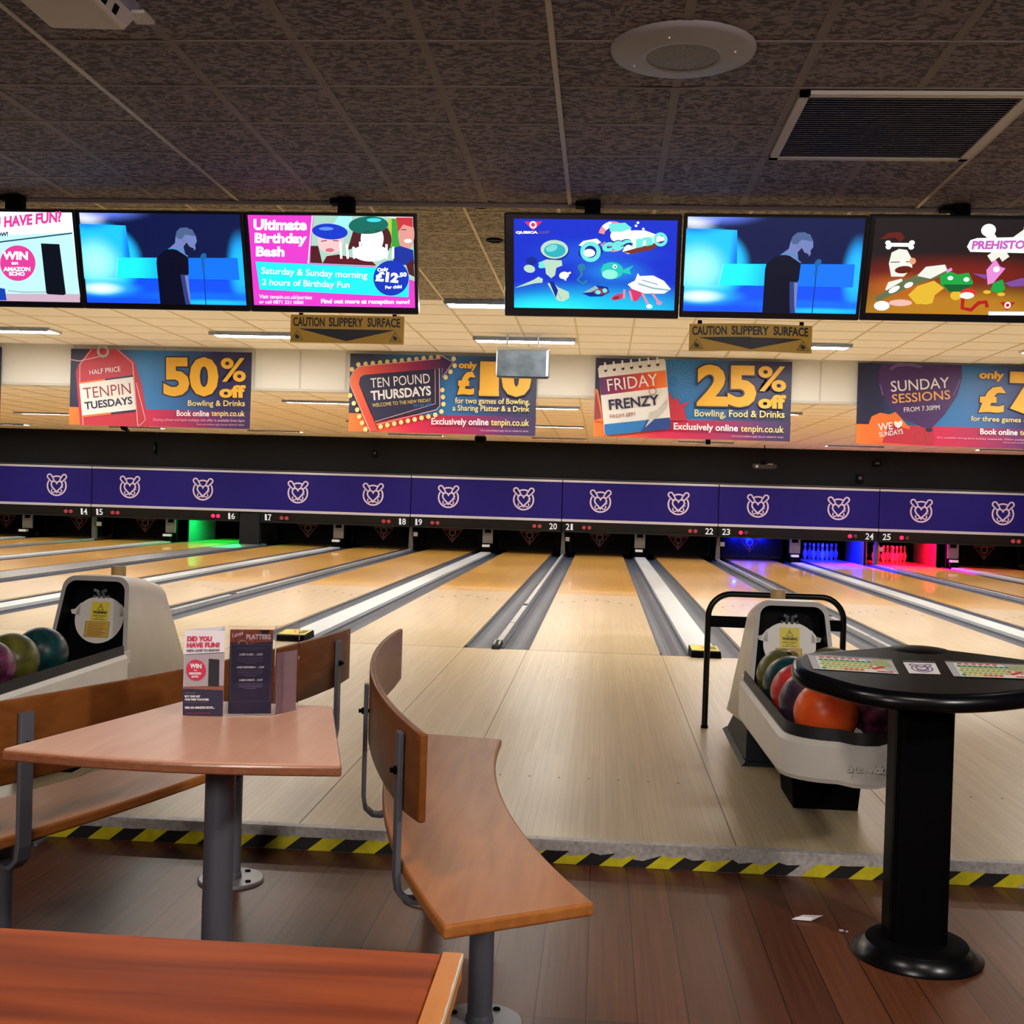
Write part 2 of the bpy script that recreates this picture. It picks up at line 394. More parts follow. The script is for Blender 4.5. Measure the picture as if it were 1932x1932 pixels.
for a, b in pairs:
    x0 = side(a, 1) + 0.234; x1 = side(b, -1) - 0.234
    t = thing('ball_track_cover', ((x0 + x1) / 2, YFOUL, 0), 'pale grey ball return track cover between lanes %d and %d' % (a, b), 'track cover', 'ball track covers')
    mb = MB(); mb.hexa([(x0, YFOUL + .1, -0.08), (x1, YFOUL + .1, -0.08), (x1, 25.85, -0.08), (x0, 25.85, -0.08)], [(x0 + .004, YFOUL + .1, 0.018), (x1 - .004, YFOUL + .1, 0.018), (x1 - .004, 25.85, 0.018), (x0 + .004, 25.85, 0.018)], cap_mat)
    mb.build('cover', t)
    mb = MB(); mb.hexa([(x0, YFOUL - .08, 0.001), (x1, YFOUL - .08, 0.001), (x1, YFOUL + .28, 0.001), (x0, YFOUL + .28, -0.03)],
                       [(x0 + .003, YFOUL - .05, 0.050), (x1 - .003, YFOUL - .05, 0.050), (x1 - .004, YFOUL + .27, 0.062), (x0 + .004, YFOUL + .27, 0.062)], black)
    mb.lathe((x0 + x1) / 2 - .06, YFOUL - .08, [(0.012, 0), (0.012, .001)], matte_black, n=8)
    e = mb.build('end_block', t, bevel=.012)
    A = Vector((x0 + .01, YFOUL - .02, .0535)); B = Vector((x1 - .01, YFOUL - .02, .0535)); C_ = Vector((x1 - .01, YFOUL + .24, .0625)); D = Vector((x0 + .01, YFOUL + .24, .0625))
    mb = MB(); mb.hexa([A, B, C_, D], [p + Vector((0, 0, .0012)) for p in (A, B, C_, D)], yellow_label)
    ar = Art(mb, [(0, 0), (200, 0), (200, 100), (0, 100)], [p + Vector((0, 0, .0012)) for p in (D, C_, B, A)], (0, 0, 1))
    red = M('label_red', '#b8402c', .5)
    ar.stroke([(70, 15), (120, 75)], 8, red); ar.stroke([(70, 75), (120, 15)], 8, red)
    for q in range(4): ar.rect(135, 18 + q * 18, 185, 25 + q * 18, black)
    mb.build('warning_label', e)
for a, b in ((14, 15), (18, 19), (20, 21), (22, 23), (24, 25), (26, 27)):
    x0 = side(a, 1) + 0.234; x1 = side(b, -1) - 0.234; xc = (x0 + x1) / 2
    t = thing('lane_divider', (xc, YFOUL, 0), 'raised grey divider rail between lanes %d and %d' % (a, b), 'divider', 'lane dividers')
    mb = MB(); mb.hexa([(xc - .031, YFOUL + .12, -0.08), (xc + .031, YFOUL + .12, -0.08), (xc + .031, 25.9, -0.08), (xc - .031, 25.9, -0.08)], [(xc - .024, YFOUL + .12, 0.028), (xc + .024, YFOUL + .12, 0.028), (xc + .024, 25.9, 0.028), (xc - .024, 25.9, 0.028)], divider_mat)
    mb.box(xc - .02, xc + .02, 13.2, 13.35, .028, .034, black)
    mb.box(xc - .026, xc + .026, 11.3, 11.32, .024, .030, M('seam_grey', '#55585a', .5))
    mb.build('rail', t)
    mb = MB(); mb.hexa([(xc - .032, YFOUL - .05, 0.001), (xc + .032, YFOUL - .05, 0.001), (xc + .032, YFOUL + .3, 0.001), (xc - .032, YFOUL + .3, 0.001)], [(xc - .034, YFOUL - .02, 0.022), (xc + .034, YFOUL - .02, 0.022), (xc + .028, YFOUL + .3, 0.036), (xc - .028, YFOUL + .3, 0.036)], black)
    mb.tube([(xc - .02, YFOUL + .02, .03), (xc - .02, YFOUL + .2, .045), (xc + .02, YFOUL + .2, .045), (xc + .02, YFOUL + .02, .03)], .007, M('clip_grey', '#a5a8ab', .3))
    mb.build('end_clip', t, bevel=.01)
# wide filler between lanes 16 and 17
x0 = side(16, 1) + .234; x1 = side(17, -1) - .234
mb = MB(); mb.box(x0, x1, YFOUL, 26.2, -.08, .02, M('filler_grey', '#6a6d72', .4))
tag(mb.build('lane_filler'), 'wide grey strip filling the gap between lanes 16 and 17', 'strip')
# dark bed under everything
mb = MB(); mb.box(-16, 12.5, YFOUL, 30, -.2, -.088, matte_black); struct(mb.build('floor_bed'))

# ------------------------------------------------------------------ far wall, masking panels, number boards
wall_dark = M('wall_dark', '#15161a', 0.85, spec=.2, bump=.1)
mb = MB(); mb.box(-24, 20, 25.9, 26.1, 1.62, 3.2, wall_dark)
mb.box(-24, 20, 25.84, 25.9, .56, 1.65, matte_black); mb.box(-24, 20, 25.72, 25.9, 1.655, 1.70, matte_black); mb.box(-24, 20, 25.66, 25.9, 1.66, 1.685, M('ledge', '#1c1d22', .5))  # first box is an added backing that stops pin lamp light leaking between panels
struct(mb.build('wall_far'))
mb = MB(); mb.box(-24, 20, 29.4, 29.5, -.1, 1.7, matte_black); struct(mb.build('wall_pit'))
purple = M('panel_purple_plain', '#1d1564', .6, spec=.12)
logo_w = M('logo_white', '#c4b4cc', .5)
rail_w = M('rail_silver', '#b4b2bc', .4, metal=.2)
def logo(ar, cx, cz, r):
    """ring, two crossed pins as ears, heart, laced ball marks"""
    w_ = r * .15
    a = math.radians
    ar.ring(cx, cz, r - w_ / 2, r + w_ / 2, logo_w, a(-32), a(212))
    ar.ring(cx, cz, r - w_ / 2, r + w_ / 2, logo_w, a(-118), a(-62), n=10)
    for s in (-1, 1):
        P = []
        ax = Vector((s * .62, -.78)).normalized(); nx = Vector((-ax.y, ax.x)); o = Vector((cx + s * r * .43, cz - r * .50))
        L_ = r * .58; rr = r * .235; r2 = r * .16
        e = o + ax * L_
        for i in range(11):
            t = -PI / 2 + PI * i / 10; P.append(e + ax * rr * math.cos(t) + nx * rr * math.sin(t))
        P.append(o + nx * r2); P.append(o - nx * r2)
        ar.stroke(P, w_ * .95, logo_w, True)
    H = []
    for i in range(28):
        t = 2 * PI * i / 28; H.append((cx + .044 * r * 16 * math.sin(t) ** 3 * .84, cz - .042 * r * (13 * math.cos(t) - 5 * math.cos(2 * t) - 2 * math.cos(3 * t) - math.cos(4 * t)) + r * .02))
    ar.stroke(H, w_, logo_w, True)
    for s in (-1, 1):
        ar.stroke([(cx - s * r * .02, cz + r * .55), (cx + s * r * .42, cz + r * .75), (cx + s * r * .55, cz + r * .55), (cx + s * r * .5, cz + r * .36)], w_ * .8, logo_w)
    for i in range(2):
        for j in range(2): ar.ell(cx + r * (.52 + .14 * i), cz + r * (.0 + .22 * j - .08 * i), r * .04, r * .075, logo_w, .5, 8)
PX = {(13, 14): (-14.72, -11.40), (15, 16): (-11.38, -8.02), (17, 18): (-7.53, -4.185), (19, 20): (-4.165, -0.865), (21, 22): (-0.845, 2.50), (23, 24): (2.52, 5.885), (25, 26): (5.905, 9.27)}
LOGOX = [-12.205, -10.517, -8.844, -6.698, -5.014, -3.347, -1.696, -0.026, 1.65, 3.344, 5.043, 6.77, 8.457, -13.9]
ind_off = EM('indicator_dim', '#b0383a', .8); ind_on = EM('indicator_lit', '#ff2060', 1.6); ind_dead = M('indicator_dark', '#4a2a2c', .5)
num_w = EM('number_white', '#f2ecea', .85)
for (a, b), (xa, xb) in PX.items():
    t = thing('masking_panel', ((xa + xb) / 2, YMASK, .75), 'purple masking panel with heart logos above lanes %d and %d' % (a, b), 'panel', 'purple masking panels')
    mb = MB(); mb.box(xa, xb, YMASK, YMASK + .12, .80, 1.60, purple)
    ar = Art(mb, [(0, 0), (1, 0), (1, 1), (0, 1)], [(0, YMASK, 0), (1, YMASK, 0), (1, YMASK, -1), (0, YMASK, -1)], (0, -1, 0), .0008)
    for lx in LOGOX:
        if xa < lx < xb: logo(ar, lx, -1.19, .215)
    mb.build('panel', t)
    mb = MB(); mb.box(xa, xb, YMASK - .02, YMASK + .12, 1.60, 1.645, rail_w); mb.build('top_rail', t)
    mb = MB(); mb.box(xa, xb, YMASK - .025, YMASK + .12, .745, .80, rail_w); mb.build('bottom_rail', t)
    t = thing('number_board', ((xa + xb) / 2, YMASK, .53), 'black lane number board reading %d and %d' % (a, b) if a > 13 and b < 26 else 'black lane number board over lanes %d and %d' % (a, b), 'number board', 'lane number boards')
    mb = MB(); mb.hexa([(xa, YMASK + .03, .53), (xb, YMASK + .03, .53), (xb, YMASK + .1, .53), (xa, YMASK + .1, .53)], [(xa, YMASK - .01, .745), (xb, YMASK - .01, .745), (xb, YMASK + .1, .745), (xa, YMASK + .1, .745)], M('board_black', '#0b0b0e', .45, spec=.25))
    mb.box(xa, xb, YMASK + .0, YMASK + .1, .515, .545, M('board_edge', '#151513', .5, spec=.2))
    ar = Art(mb, [(0, 0), (1, 0), (1, 1), (0, 1)], [(0, YMASK + .1286, 0), (1, YMASK + .1286, 0), (1, YMASK + .3146, -1), (0, YMASK + .3146, -1)], (0, -1, 0), .0015)
    for num, xn, show in ((b, xb - .255, b < 26), (a, xa + .085, a > 13)):
        if not show: continue
        for i, ch in enumerate(str(num)):
            x0 = xn + i * .088 + (.018 if ch == '1' else 0); x1 = xn + i * .088 + (.062 if ch == '1' else .080)
            ar.text(ch, (x0, -.565), (x1, -.565), .135, num_w, .012)
            if ch == '1': ar.rect(xn + i * .088 + .014, -.577, xn + i * .088 + .078, -.565, num_w)
            if ch in '47': ar.rect(xn + i * .088 + (.034 if ch == '4' else .008), -.577, xn + i * .088 + (.082 if ch == '4' else .052), -.565, num_w)
    mb.build('board', t)
    for k, xo, lit in ((a, xa + .48, a in (23, 25)), (b, xb - .58, b in (16, 24))):
        for j in range(2):
            m = ind_on if (lit and (j == 0 or b == 16)) else (ind_dead if lit else ind_off)
            mb = MB(); mb.rings([[(xo + j * .115 + r * math.cos(2 * PI * i / 16), y, .625 + r * math.sin(2 * PI * i / 16)) for i in range(16)] for r, y in ((.042, YMASK + .03), (.042, YMASK - .012), (.025, YMASK - .02))], m)
            mb.build('indicator_light', t)
# black column between lanes 16 and 17
mb = MB(); mb.box(-8.0, -7.55, YMASK + .02, YMASK + .2, 0, .74, M('column_black', '#141518', .6, spec=.2)); mb.box(-8.02, -7.53, YMASK, YMASK + .12, .80, 1.60, purple); mb.box(-8.02, -7.53, YMASK - .02, YMASK + .1, 1.6, 1.645, rail_w); mb.box(-8.02, -7.53, YMASK - .025, YMASK + .1, .745, .80, rail_w)
struct(mb.build('column'))

# ------------------------------------------------------------------ pin ends
guard_blk = M('guard_black', '#050507', .6, spec=.1); emb_r = M('emblem_red', '#6d1f22', .5); emb_l = M('emblem_grey', '#7d5a5c', .5); kick = M('kickback_grey', '#8c8d90', .5)
OPEN = (16, 24, 25)
for k in sorted(XC):
    x = XC[k]
    if k == 27: continue
    if k not in OPEN:
        mb = MB(); mb.box(x - .70, x + .70, 26.9, 26.95, .03, .62, M('guard_lightened', '#24242a', .6, spec=.1) if k == 23 else guard_blk)  # blue-lit lane's guard gets a lighter colour so the glow shows
        for sx in (-1, 1): mb.box(x + sx * .66 - .03, x + sx * .66 + .03, 26.6, 26.95, .10, .5, guard_blk)
        ar = Art(mb, [(0, 0), (1, 0), (1, 1), (0, 1)], [(x - .5, 26.9, .9), (x + .5, 26.9, .9), (x + .5, 26.9, -.1), (x - .5, 26.9, -.1)], (0, -1, 0), .001)
        zc = .545
        ar.stroke([(.5 - .22, zc - .10), (.5 + .22, zc - .10), (.5, zc + .17)], .07, emb_r, True)
        ar.ring(.5, zc - .03, .055, .085, emb_l); ar.stroke([(.5, zc + .02), (.5, zc + .13)], .025, emb_l)
        nb = {13: 'black pin guard with red triangle emblem just left of lane 14', 26: 'black pin guard with red triangle emblem right of the red pins'}
        tag(mb.build('pin_guard'), nb.get(k, 'black pin guard with %s triangle emblem under number %d' % ('blue lit' if k == 23 else 'red', k)), 'pin guard', 'pin guards')
    for s in (-1, 1):
        mb = MB(); xx = x + s * .765; mb.box(xx - .012, xx + .012, 27.0, 28.9, -.06, .9, kick if k in OPEN else guard_blk)
        tag(mb.build('side_panel'), 'side panel of the pin deck on the %s of lane %d' % ('right' if s > 0 else 'left', k), 'panel', 'pin deck side panels')
for a, b in pairs:
    xc = (side(a, 1) + side(b, -1)) / 2
    t = thing('pin_end_cover', (xc, 26.2, 0), 'grey and black cover where the ball track enters between lanes %d and %d' % (a, b), 'cover', 'ball track entries')
    mb = MB(); mb.box(xc - .13, xc + .13, 26.2, 26.26, .0, .56, black); mb.build('back_plate', t)
    mb = MB(); mb.box(xc - .115, xc + .115, 26.15, 26.2, .20, .43, M('cover_grey', '#8e8b88', .5)); mb.box(xc - .115, xc - .07, 26.15, 26.2, .43, .50, M('cover_grey', '', .5)); mb.box(xc + .07, xc + .115, 26.15, 26.2, .43, .50, M('cover_grey', '', .5)); mb.build('cover_plate', t)
    mb = MB(); mb.box(xc - .10, xc + .06, 25.95, 26.1, .125, .175, M('bar_white', '#d8d6d2', .5)); mb.box(xc - .10, xc + .06, 25.97, 26.1, .02, .125, black); mb.build('entry_bar', t)
for a, b in ((14, 15), (18, 19), (20, 21), (22, 23), (24, 25)):
    xc = (side(a, 1) + side(b, -1)) / 2
    t = thing('divider_post', (xc, 25.95, 0), 'thin post with small white sensor box between lanes %d and %d' % (a, b), 'post', 'divider posts')
    mb = MB(); mb.hexa([(xc - .05, 25.91, .02), (xc + .05, 25.91, .02), (xc + .05, 26.0, .02), (xc - .05, 26.0, .02)], [(xc - .03, 25.85, .53), (xc + .03, 25.85, .53), (xc + .03, 26.0, .53), (xc - .03, 26.0, .53)], M('post_grey', '#54504e', .5)); mb.build('post', t)
    mb = MB(); mb.box(xc + .05, xc + .14, 25.92, 26.0, .31, .40, M('sensor_white', '#c8c6be', .5)); mb.build('sensor_box', t)

# pins
pin_w = M('pin_white', '#cfcfcc', .25, coat=.3); pin_r = M('pin_red', '#c8202c', .3)
def make_pin(loc, label, group):
    t = thing('bowling_pin', loc, label, 'bowling pin', group); x, y, z = loc
    pr = [(.026, 0), (.033, .02), (.050, .07), (.0605, .115), (.058, .15), (.044, .19), (.028, .228), (.0232, .252), (.0235, .275), (.030, .315), (.0325, .342), (.028, .364), (.015, .378), (.002, .381)]
    mb = MB(); mb.lathe(x, y, [(r, z + h) for r, h in pr], pin_w, n=18); mb.build('body', t)
    mb = MB(); mb.lathe(x, y, [(.0292, z + .226), (.0262, z + .236), (.0257, z + .240), (.0286, z + .228)], pin_r, n=18, cap0=False, cap1=False)
    mb.lathe(x, y, [(.0245, z + .276), (.0283, z + .296), (.028, z + .299), (.024, z + .279)], pin_r, n=18, cap0=False, cap1=False); mb.build('neck_stripe', t)
    return t
spots = [(0, 0), (-1, 1), (1, 1), (-2, 2), (0, 2), (2, 2), (-3, 3), (-1, 3), (1, 3), (3, 3)]
first = None
names = ['front', 'second row left', 'second row right', 'third row left', 'third row middle', 'third row right', 'back row far left', 'back row inner left', 'back row inner right', 'back row far right']
for k, colr in ((24, 'blue lit'), (25, 'red lit')):
    for (sx, sr), nm in zip(spots, names):
        loc = (XC[k] + sx * .1524, 27.75 + sr * .264, 0); lab = 'white pin in the %s rack under number %d, %s' % (colr, k, nm)
        if first is None: first = make_pin(loc, lab, 'standing pins')
        else: dup(first, loc, lab)
dup(first, (XC[16] + .60, 27.9, 0), 'single pin glowing green on lane 16')

def pit_lamp(x, y, z, color, power, sx=.9, sy=.25):
    d = bpy.data.lights.new('pin_deck_lamp', 'AREA'); d.shape = 'RECTANGLE'; d.size = sx; d.size_y = sy; d.energy = power; d.color = color
    o = bpy.data.objects.new('pin_deck_lamp', d); COL.objects.link(o); o.location = (x, y, z); o.rotation_euler = (math.radians(-25), 0, 0)
pit_lamp(XC[24], 27.2, .95, (.0, .004, 1), 650); pit_lamp(XC[25], 27.2, .95, (1, .0, .03), 280); pit_lamp(XC[16], 27.3, .95, (.0, 1, .16), 70)
for dx in (-.30, 0, .30):  # added point lamps, standing for blue pit light leaking onto the guard
    d = bpy.data.lights.new('blue_leak_fill', 'POINT'); d.energy = 15 if dx else 22; d.color = (.0, .01, 1); d.shadow_soft_size = .03
    o = bpy.data.objects.new('blue_leak_fill', d); COL.objects.link(o); o.location = (XC[23] + dx - .03, 26.82, .50 if dx else .46)

# ------------------------------------------------------------------ ceilings
def tile_mat(name, c1, c2, scale, bump, rough=.85):
    m, nt, b = base_mat(name); N = nt.nodes.new; L = nt.links.new
    tc = N('ShaderNodeTexCoord'); mp = N('ShaderNodeMapping'); mp.inputs['Scale'].default_value = (scale, scale * 1.7, scale)
    L(tc.outputs['Object'], mp.inputs['Vector'])
    n = N('ShaderNodeTexNoise'); n.inputs['Scale'].default_value = 1.0; n.inputs['Detail'].default_value = 3; n.inputs['Distortion'].default_value = 1.2
    L(mp.outputs[0], n.inputs['Vector'])
    r = N('ShaderNodeValToRGB'); e = r.color_ramp.elements; e[0].position = .46; e[0].color = lin(c1); e[1].position = .53; e[1].color = lin(c2)
    L(n.outputs['Fac'], r.inputs['Fac']); L(r.outputs['Color'], b.inputs['Base Color']); b.inputs['Roughness'].default_value = rough
    bp = N('ShaderNodeBump'); bp.inputs['Strength'].default_value = bump; bp.inputs['Distance'].default_value = .006
    L(r.outputs['Color'], bp.inputs['Height']); L(bp.outputs['Normal'], b.inputs['Normal'])
    return m
dark_tile = tile_mat('fissured_tile_dark', '#40353c', '#7c6e74', 22, 1.0)
tan_tile = tile_mat('fissured_tile_tan', '#6a5e4c', '#a89c88', 24, .9)
cream_tile = M('smooth_tile_cream', '#f2ebdc', .75, bump=.1, bscale=60)
bar_dim = M('grid_bar_dim', '#6e5e5c', .7); bar_tan = M('grid_bar_tan', '#9a8a78', .5); bar_cream = M('grid_bar_cream', '#d6c6a4', .6)
T0, TX, TY = .4944, -.2387, YCEIL
mb = MB(); mb.box(-9, 9, -4.5, YCEIL, ZA, ZA + .1, dark_tile)
for i in range(-18, 19):
    x = TX + i * T0; tan = i % 4 == 0; wd = .011 if tan else .018
    mb.box(x - wd, x + wd, -4.5, YCEIL, ZA - (.006 if tan else .002), ZA + .01, bar_tan if tan else bar_dim)
for j in range(0, 24):
    y = TY - j * T0; mb.box(-9, 9, y - .008, y + .008, ZA - .004, ZA + .01, bar_dim)
mb.box(-9, 9, YCEIL - .012, YCEIL + .012, ZA - .022, ZA + .01, bar_dim)
struct(mb.build('ceiling'))
GX = lambda k: -1.45 + .57 * k
YTEX = 10.45
mb = MB(); mb.box(-16, 14, YCEIL + .012, YTEX, ZA + .012, ZA + .1, tan_tile); mb.box(-16, 14, YTEX, YBULK, ZA + .012, ZA + .1, cream_tile)
for k in range(-22, 26): mb.box(GX(k) - .009, GX(k) + .009, YCEIL + .02, YBULK, ZA + .006, ZA + .02, bar_cream)
for j in range(0, 13): y = YBULK - .05 - j * .585; mb.box(-16, 14, y - .006, y + .006, ZA + .009, ZA + .02, bar_cream)
struct(mb.build('ceiling_middle'))
bulk = M('bulkhead_white', '#d8d4cc', .7, bump=.05); 
mb = MB(); mb.box(-16, 14, YBULK, YBULK + .06, ZB, ZA + .1, bulk)
for k in range(-22, 26, 1):
    if k % 2 or k in (-4, 7, 8): mb.box(GX(k) - .012, GX(k) + .012, YBULK - .004, YBULK, ZB, ZA, M('bulk_joint', '#bfbab2', .7))
mb.box(-16, 14, YBULK - .012, YBULK + .06, ZB - .01, ZB + .02, M('bulk_joint', '', .7))
struct(mb.build('wall_bulkhead'))
mb = MB(); mb.box(-24, 20, YBULK + .058, 26, ZB + .002, ZB + .1, cream_tile)
for k in range(-36, 36): mb.box(GX(k) - .009, GX(k) + .009, YBULK, 25.9, ZB - .004, ZB + .01, bar_cream)
for j in range(0, 20): y = YBULK + .3 + j * .585; mb.box(-24, 20, y - .006, y + .006, ZB - .001, ZB + .01, bar_cream)
struct(mb.build('ceiling_lane_end'))
mb = MB(); mb.box(-24.2, -24, YFOUL, 30, -.2, 3.2, wall_dark); mb.box(-16.2, -16, YSTEP, YBULK, -.2, 3.1, bulk); struct(mb.build('wall_left'))
mb = MB(); mb.box(20, 20.2, YFOUL, 30, -.2, 3.2, wall_dark); mb.box(14, 14.2, YSTEP, YBULK, -.2, 3.1, bulk); struct(mb.build('wall_right'))

# recessed lane lights
tube_e = EM('tube_glow', (1.0, .955, .87, 1), LAMP_TUBE); lamp_frame = M('lamp_frame', '#c9c9c4', .3, metal=.3); louvre = M('lamp_louvre', '#8d97ae', .2, metal=.8)
def lane_light(loc, label, w=1.1, d=.30):
    t = thing('lane_light', loc, label, 'ceiling light', 'recessed lane lights'); x, y, z = loc
    mb = MB()
    for a in (-1, 1): mb.box(x - w / 2, x + w / 2, y + a * d / 2 - .012, y + a * d / 2 + .012, z - .015, z + .02, lamp_frame); mb.box(x + a * w / 2 - .012, x + a * w / 2 + .012, y - d / 2, y + d / 2, z - .015, z + .02, lamp_frame)
    mb.build('frame', t)
    mb = MB(); mb.box(x - w / 2 + .012, x + w / 2 - .012, y - d / 2 + .012, y + d / 2 - .012, z - .006, z + .004, tube_e); mb.build('diffuser', t)
    mb = MB(); mb.box(x - w / 2, x + w / 2, y - d / 2 - .03, y - d / 2 - .012, z - .03, z + .01, louvre)
    for q in range(12): xx = x - w / 2 + .05 + q * (w - .1) / 11; mb.box(xx - .004, xx + .004, y - d / 2 - .032, y - d / 2 + .02, z - .030, z - .016, louvre)
    mb.build('louvre', t)
    return t
proto = None
rows = [(10.55, ZA, 'at the front edge of the cream ceiling'), (12.92, ZA, 'in the cream ceiling above the banners'), (15.95, ZB, 'in the lower ceiling just behind the banners'), (20.0, ZB, 'halfway down the lower ceiling over the lanes'), (24.0, ZB, 'next to the dark far wall')]
for y, z, where in rows:
    for c, over in zip(range(-4, 5), ('far left of lane 13', 'lane 14', 'lanes 15 and 16', 'lane 17', 'lane 19', 'lanes 20 and 21', 'lane 22', 'lane 24', 'lane 26')):
        x = -.89 + 2.93 * (c - 1)
        if z == ZA and abs(x) > 12: continue
        lab = 'recessed lamp %s over %s' % (where, over)
        if proto is None: proto = lane_light((x, y, z), lab)
        else: dup(proto, (x, y, z), lab)

# ceiling fittings in the seating area
t = thing('ceiling_speaker', (.255, 4.55, ZA), 'large round ceiling speaker with grey centre grille', 'speaker')
sp_w = M('speaker_rim', '#857b7b', .5, spec=.3)
mb = MB(); mb.lathe(.255, 4.55, [(.276, ZA), (.272, ZA - .014), (.255, ZA - .022), (.16, ZA - .034), (.142, ZA - .036), (.138, ZA - .030), (.1, ZA - .03)], sp_w, n=64, cap0=False); mb.build('rim', t)
m, nt2, b2 = base_mat('speaker_grille'); b2.inputs['Roughness'].default_value = .6
tc = nt2.nodes.new('ShaderNodeTexCoord'); vo = nt2.nodes.new('ShaderNodeTexVoronoi'); vo.inputs['Scale'].default_value = 130; r = nt2.nodes.new('ShaderNodeValToRGB'); r.color_ramp.elements[0].position = .25; r.color_ramp.elements[0].color = lin('#2c2a2a'); r.color_ramp.elements[1].position = .45; r.color_ramp.elements[1].color = lin('#6b6462')
nt2.links.new(tc.outputs['Object'], vo.inputs['Vector']); nt2.links.new(vo.outputs['Distance'], r.inputs['Fac']); nt2.links.new(r.outputs['Color'], b2.inputs['Base Color'])
mb = MB(); mb.lathe(.255, 4.55, [(.139, ZA - .031), (.1, ZA - .033), (.05, ZA - .035), (.002, ZA - .036)], m, n=48, cap0=False); mb.build('grille', t)
mb = MB()
for a in (1.2, -.3, 2.7, 4.4): mb.ball((.255 + .2 * math.cos(a), 4.55 + .2 * math.sin(a), ZA - .03), .005, M('screw_bright', '#ffffff', .1, metal=.8), 10, 8)
mb.build('screws', t)
t = thing('ceiling_vent', (1.22, 5.43, ZA), 'square louvred air vent set in the dark tiled ceiling', 'vent')
vx0, vx1, vy0, vy1 = TX + 2 * T0 + .02, TX + 4 * T0 - .02, TY - 4 * T0 + .02, TY - 2 * T0 - .02
fr = M('vent_frame', '#a99d90', .45)
mb = MB()
for a0, a1, b0, b1 in ((vx0, vx1, vy0, vy0 + .04), (vx0, vx1, vy1 - .04, vy1), (vx0, vx0 + .04, vy0, vy1), (vx1 - .04, vx1, vy0, vy1)): mb.box(a0, a1, b0, b1, ZA - .02, ZA - .003, fr)
mb.build('frame', t)
mb = MB(); mb.box(vx0 + .03, vx1 - .03, vy0 + .03, vy1 - .03, ZA - .006, ZA - .003, M('vent_dark', '#2b2a33', .7)); nsl = 30
for i in range(nsl):
    y = vy0 + .05 + i * (vy1 - vy0 - .1) / (nsl - 1); mb.hexa([(vx0 + .03, y - .008, ZA - .015), (vx1 - .03, y - .008, ZA - .015), (vx1 - .03, y - .004, ZA - .015), (vx0 + .03, y - .004, ZA - .015)], [(vx0 + .03, y + .006, ZA - .006), (vx1 - .03, y + .006, ZA - .006), (vx1 - .03, y + .01, ZA - .006), (vx0 + .03, y + .01, ZA - .006)], M('vent_slat', '#8d8aa0', .5))
mb.build('louvres', t)
t = thing('projector', (-1.85, 3.8, ZA), 'white box projector with ports on its side hanging from the ceiling corner', 'projector')
pw = M('projector_white', '#a5988e', .45)
mb = MB(); mb.hexa([(-1.970, 3.55, 2.82), (-1.715, 3.55, 2.82), (-1.715, 4.045, 2.82), (-1.975, 4.025, 2.82)], [(-2.00, 3.52, 2.89), (-1.69, 3.52, 2.89), (-1.69, 4.10, 2.89), (-2.01, 4.08, 2.89)], pw); mb.build('case', t, bevel=.014, seg=3)
mb = MB(); mb.hexa([(-2.03, 3.5, 2.89), (-1.705, 3.5, 2.89), (-1.70, 4.13, 2.89), (-2.03, 4.11, 2.89)], [(-2.03, 3.5, 2.95), (-1.705, 3.5, 2.95), (-1.70, 4.13, 2.95), (-2.03, 4.11, 2.95)], M('projector_grey', '#77707c', .5)); mb.build('base_plate', t, bevel=.006)
for i in range(4):
    mb = MB(); mb.hexa([(-1.712, 3.66 + i * .085, 2.835), (-1.706, 3.66 + i * .085, 2.835), (-1.706, 3.69 + i * .085, 2.835), (-1.712, 3.69 + i * .085, 2.835)], [(-1.708, 3.66 + i * .085, 2.862), (-1.694, 3.66 + i * .085, 2.862), (-1.694, 3.69 + i * .085, 2.862), (-1.708, 3.69 + i * .085, 2.862)], matte_black); mb.build('port', t)
mb = MB(); mb.box(-1.72, -1.655, 4.06, 4.16, 2.888, 2.90, pw); mb.build('bracket', t)
# small lamp just outside the frame that rakes the tiles on the right
t = thing('ceiling_spot', (2.35, 4.55, ZA), 'small bright spot lamp on the dark ceiling to the right of the vent', 'lamp')
mb = MB(); mb.lathe(2.35, 4.55, [(.05, ZA), (.05, ZA - .06), (.04, ZA - .07)], pw, n=24); mb.build('housing', t)
d = bpy.data.lights.new('ceiling_spot_light', 'POINT'); d.energy = 2.2; d.color = (.92, .95, 1); d.shadow_soft_size = .03
o = bpy.data.objects.new('ceiling_spot_light', d); COL.objects.link(o); o.location = (2.35, 4.55, ZA - .11)
for (x, y), lb in (((-.774, 7.02), 'black round downlight at the ceiling edge between the two rows of screens'), ((-.775, 7.96), 'black round downlight further back between the two rows of screens')):
    t = thing('downlight', (x, y, ZA), lb, 'downlight', 'black downlights')
    mb = MB(); mb.lathe(x, y, [(.058, ZA + .012), (.058, ZA + .002), (.046, ZA - .002), (.040, ZA + .006)], black, n=28); mb.build('ring', t)
    mb = MB(); mb.lathe(x, y, [(.040, ZA + .008), (.01, ZA + .006)], matte_black, n=20); mb.build('lens', t)

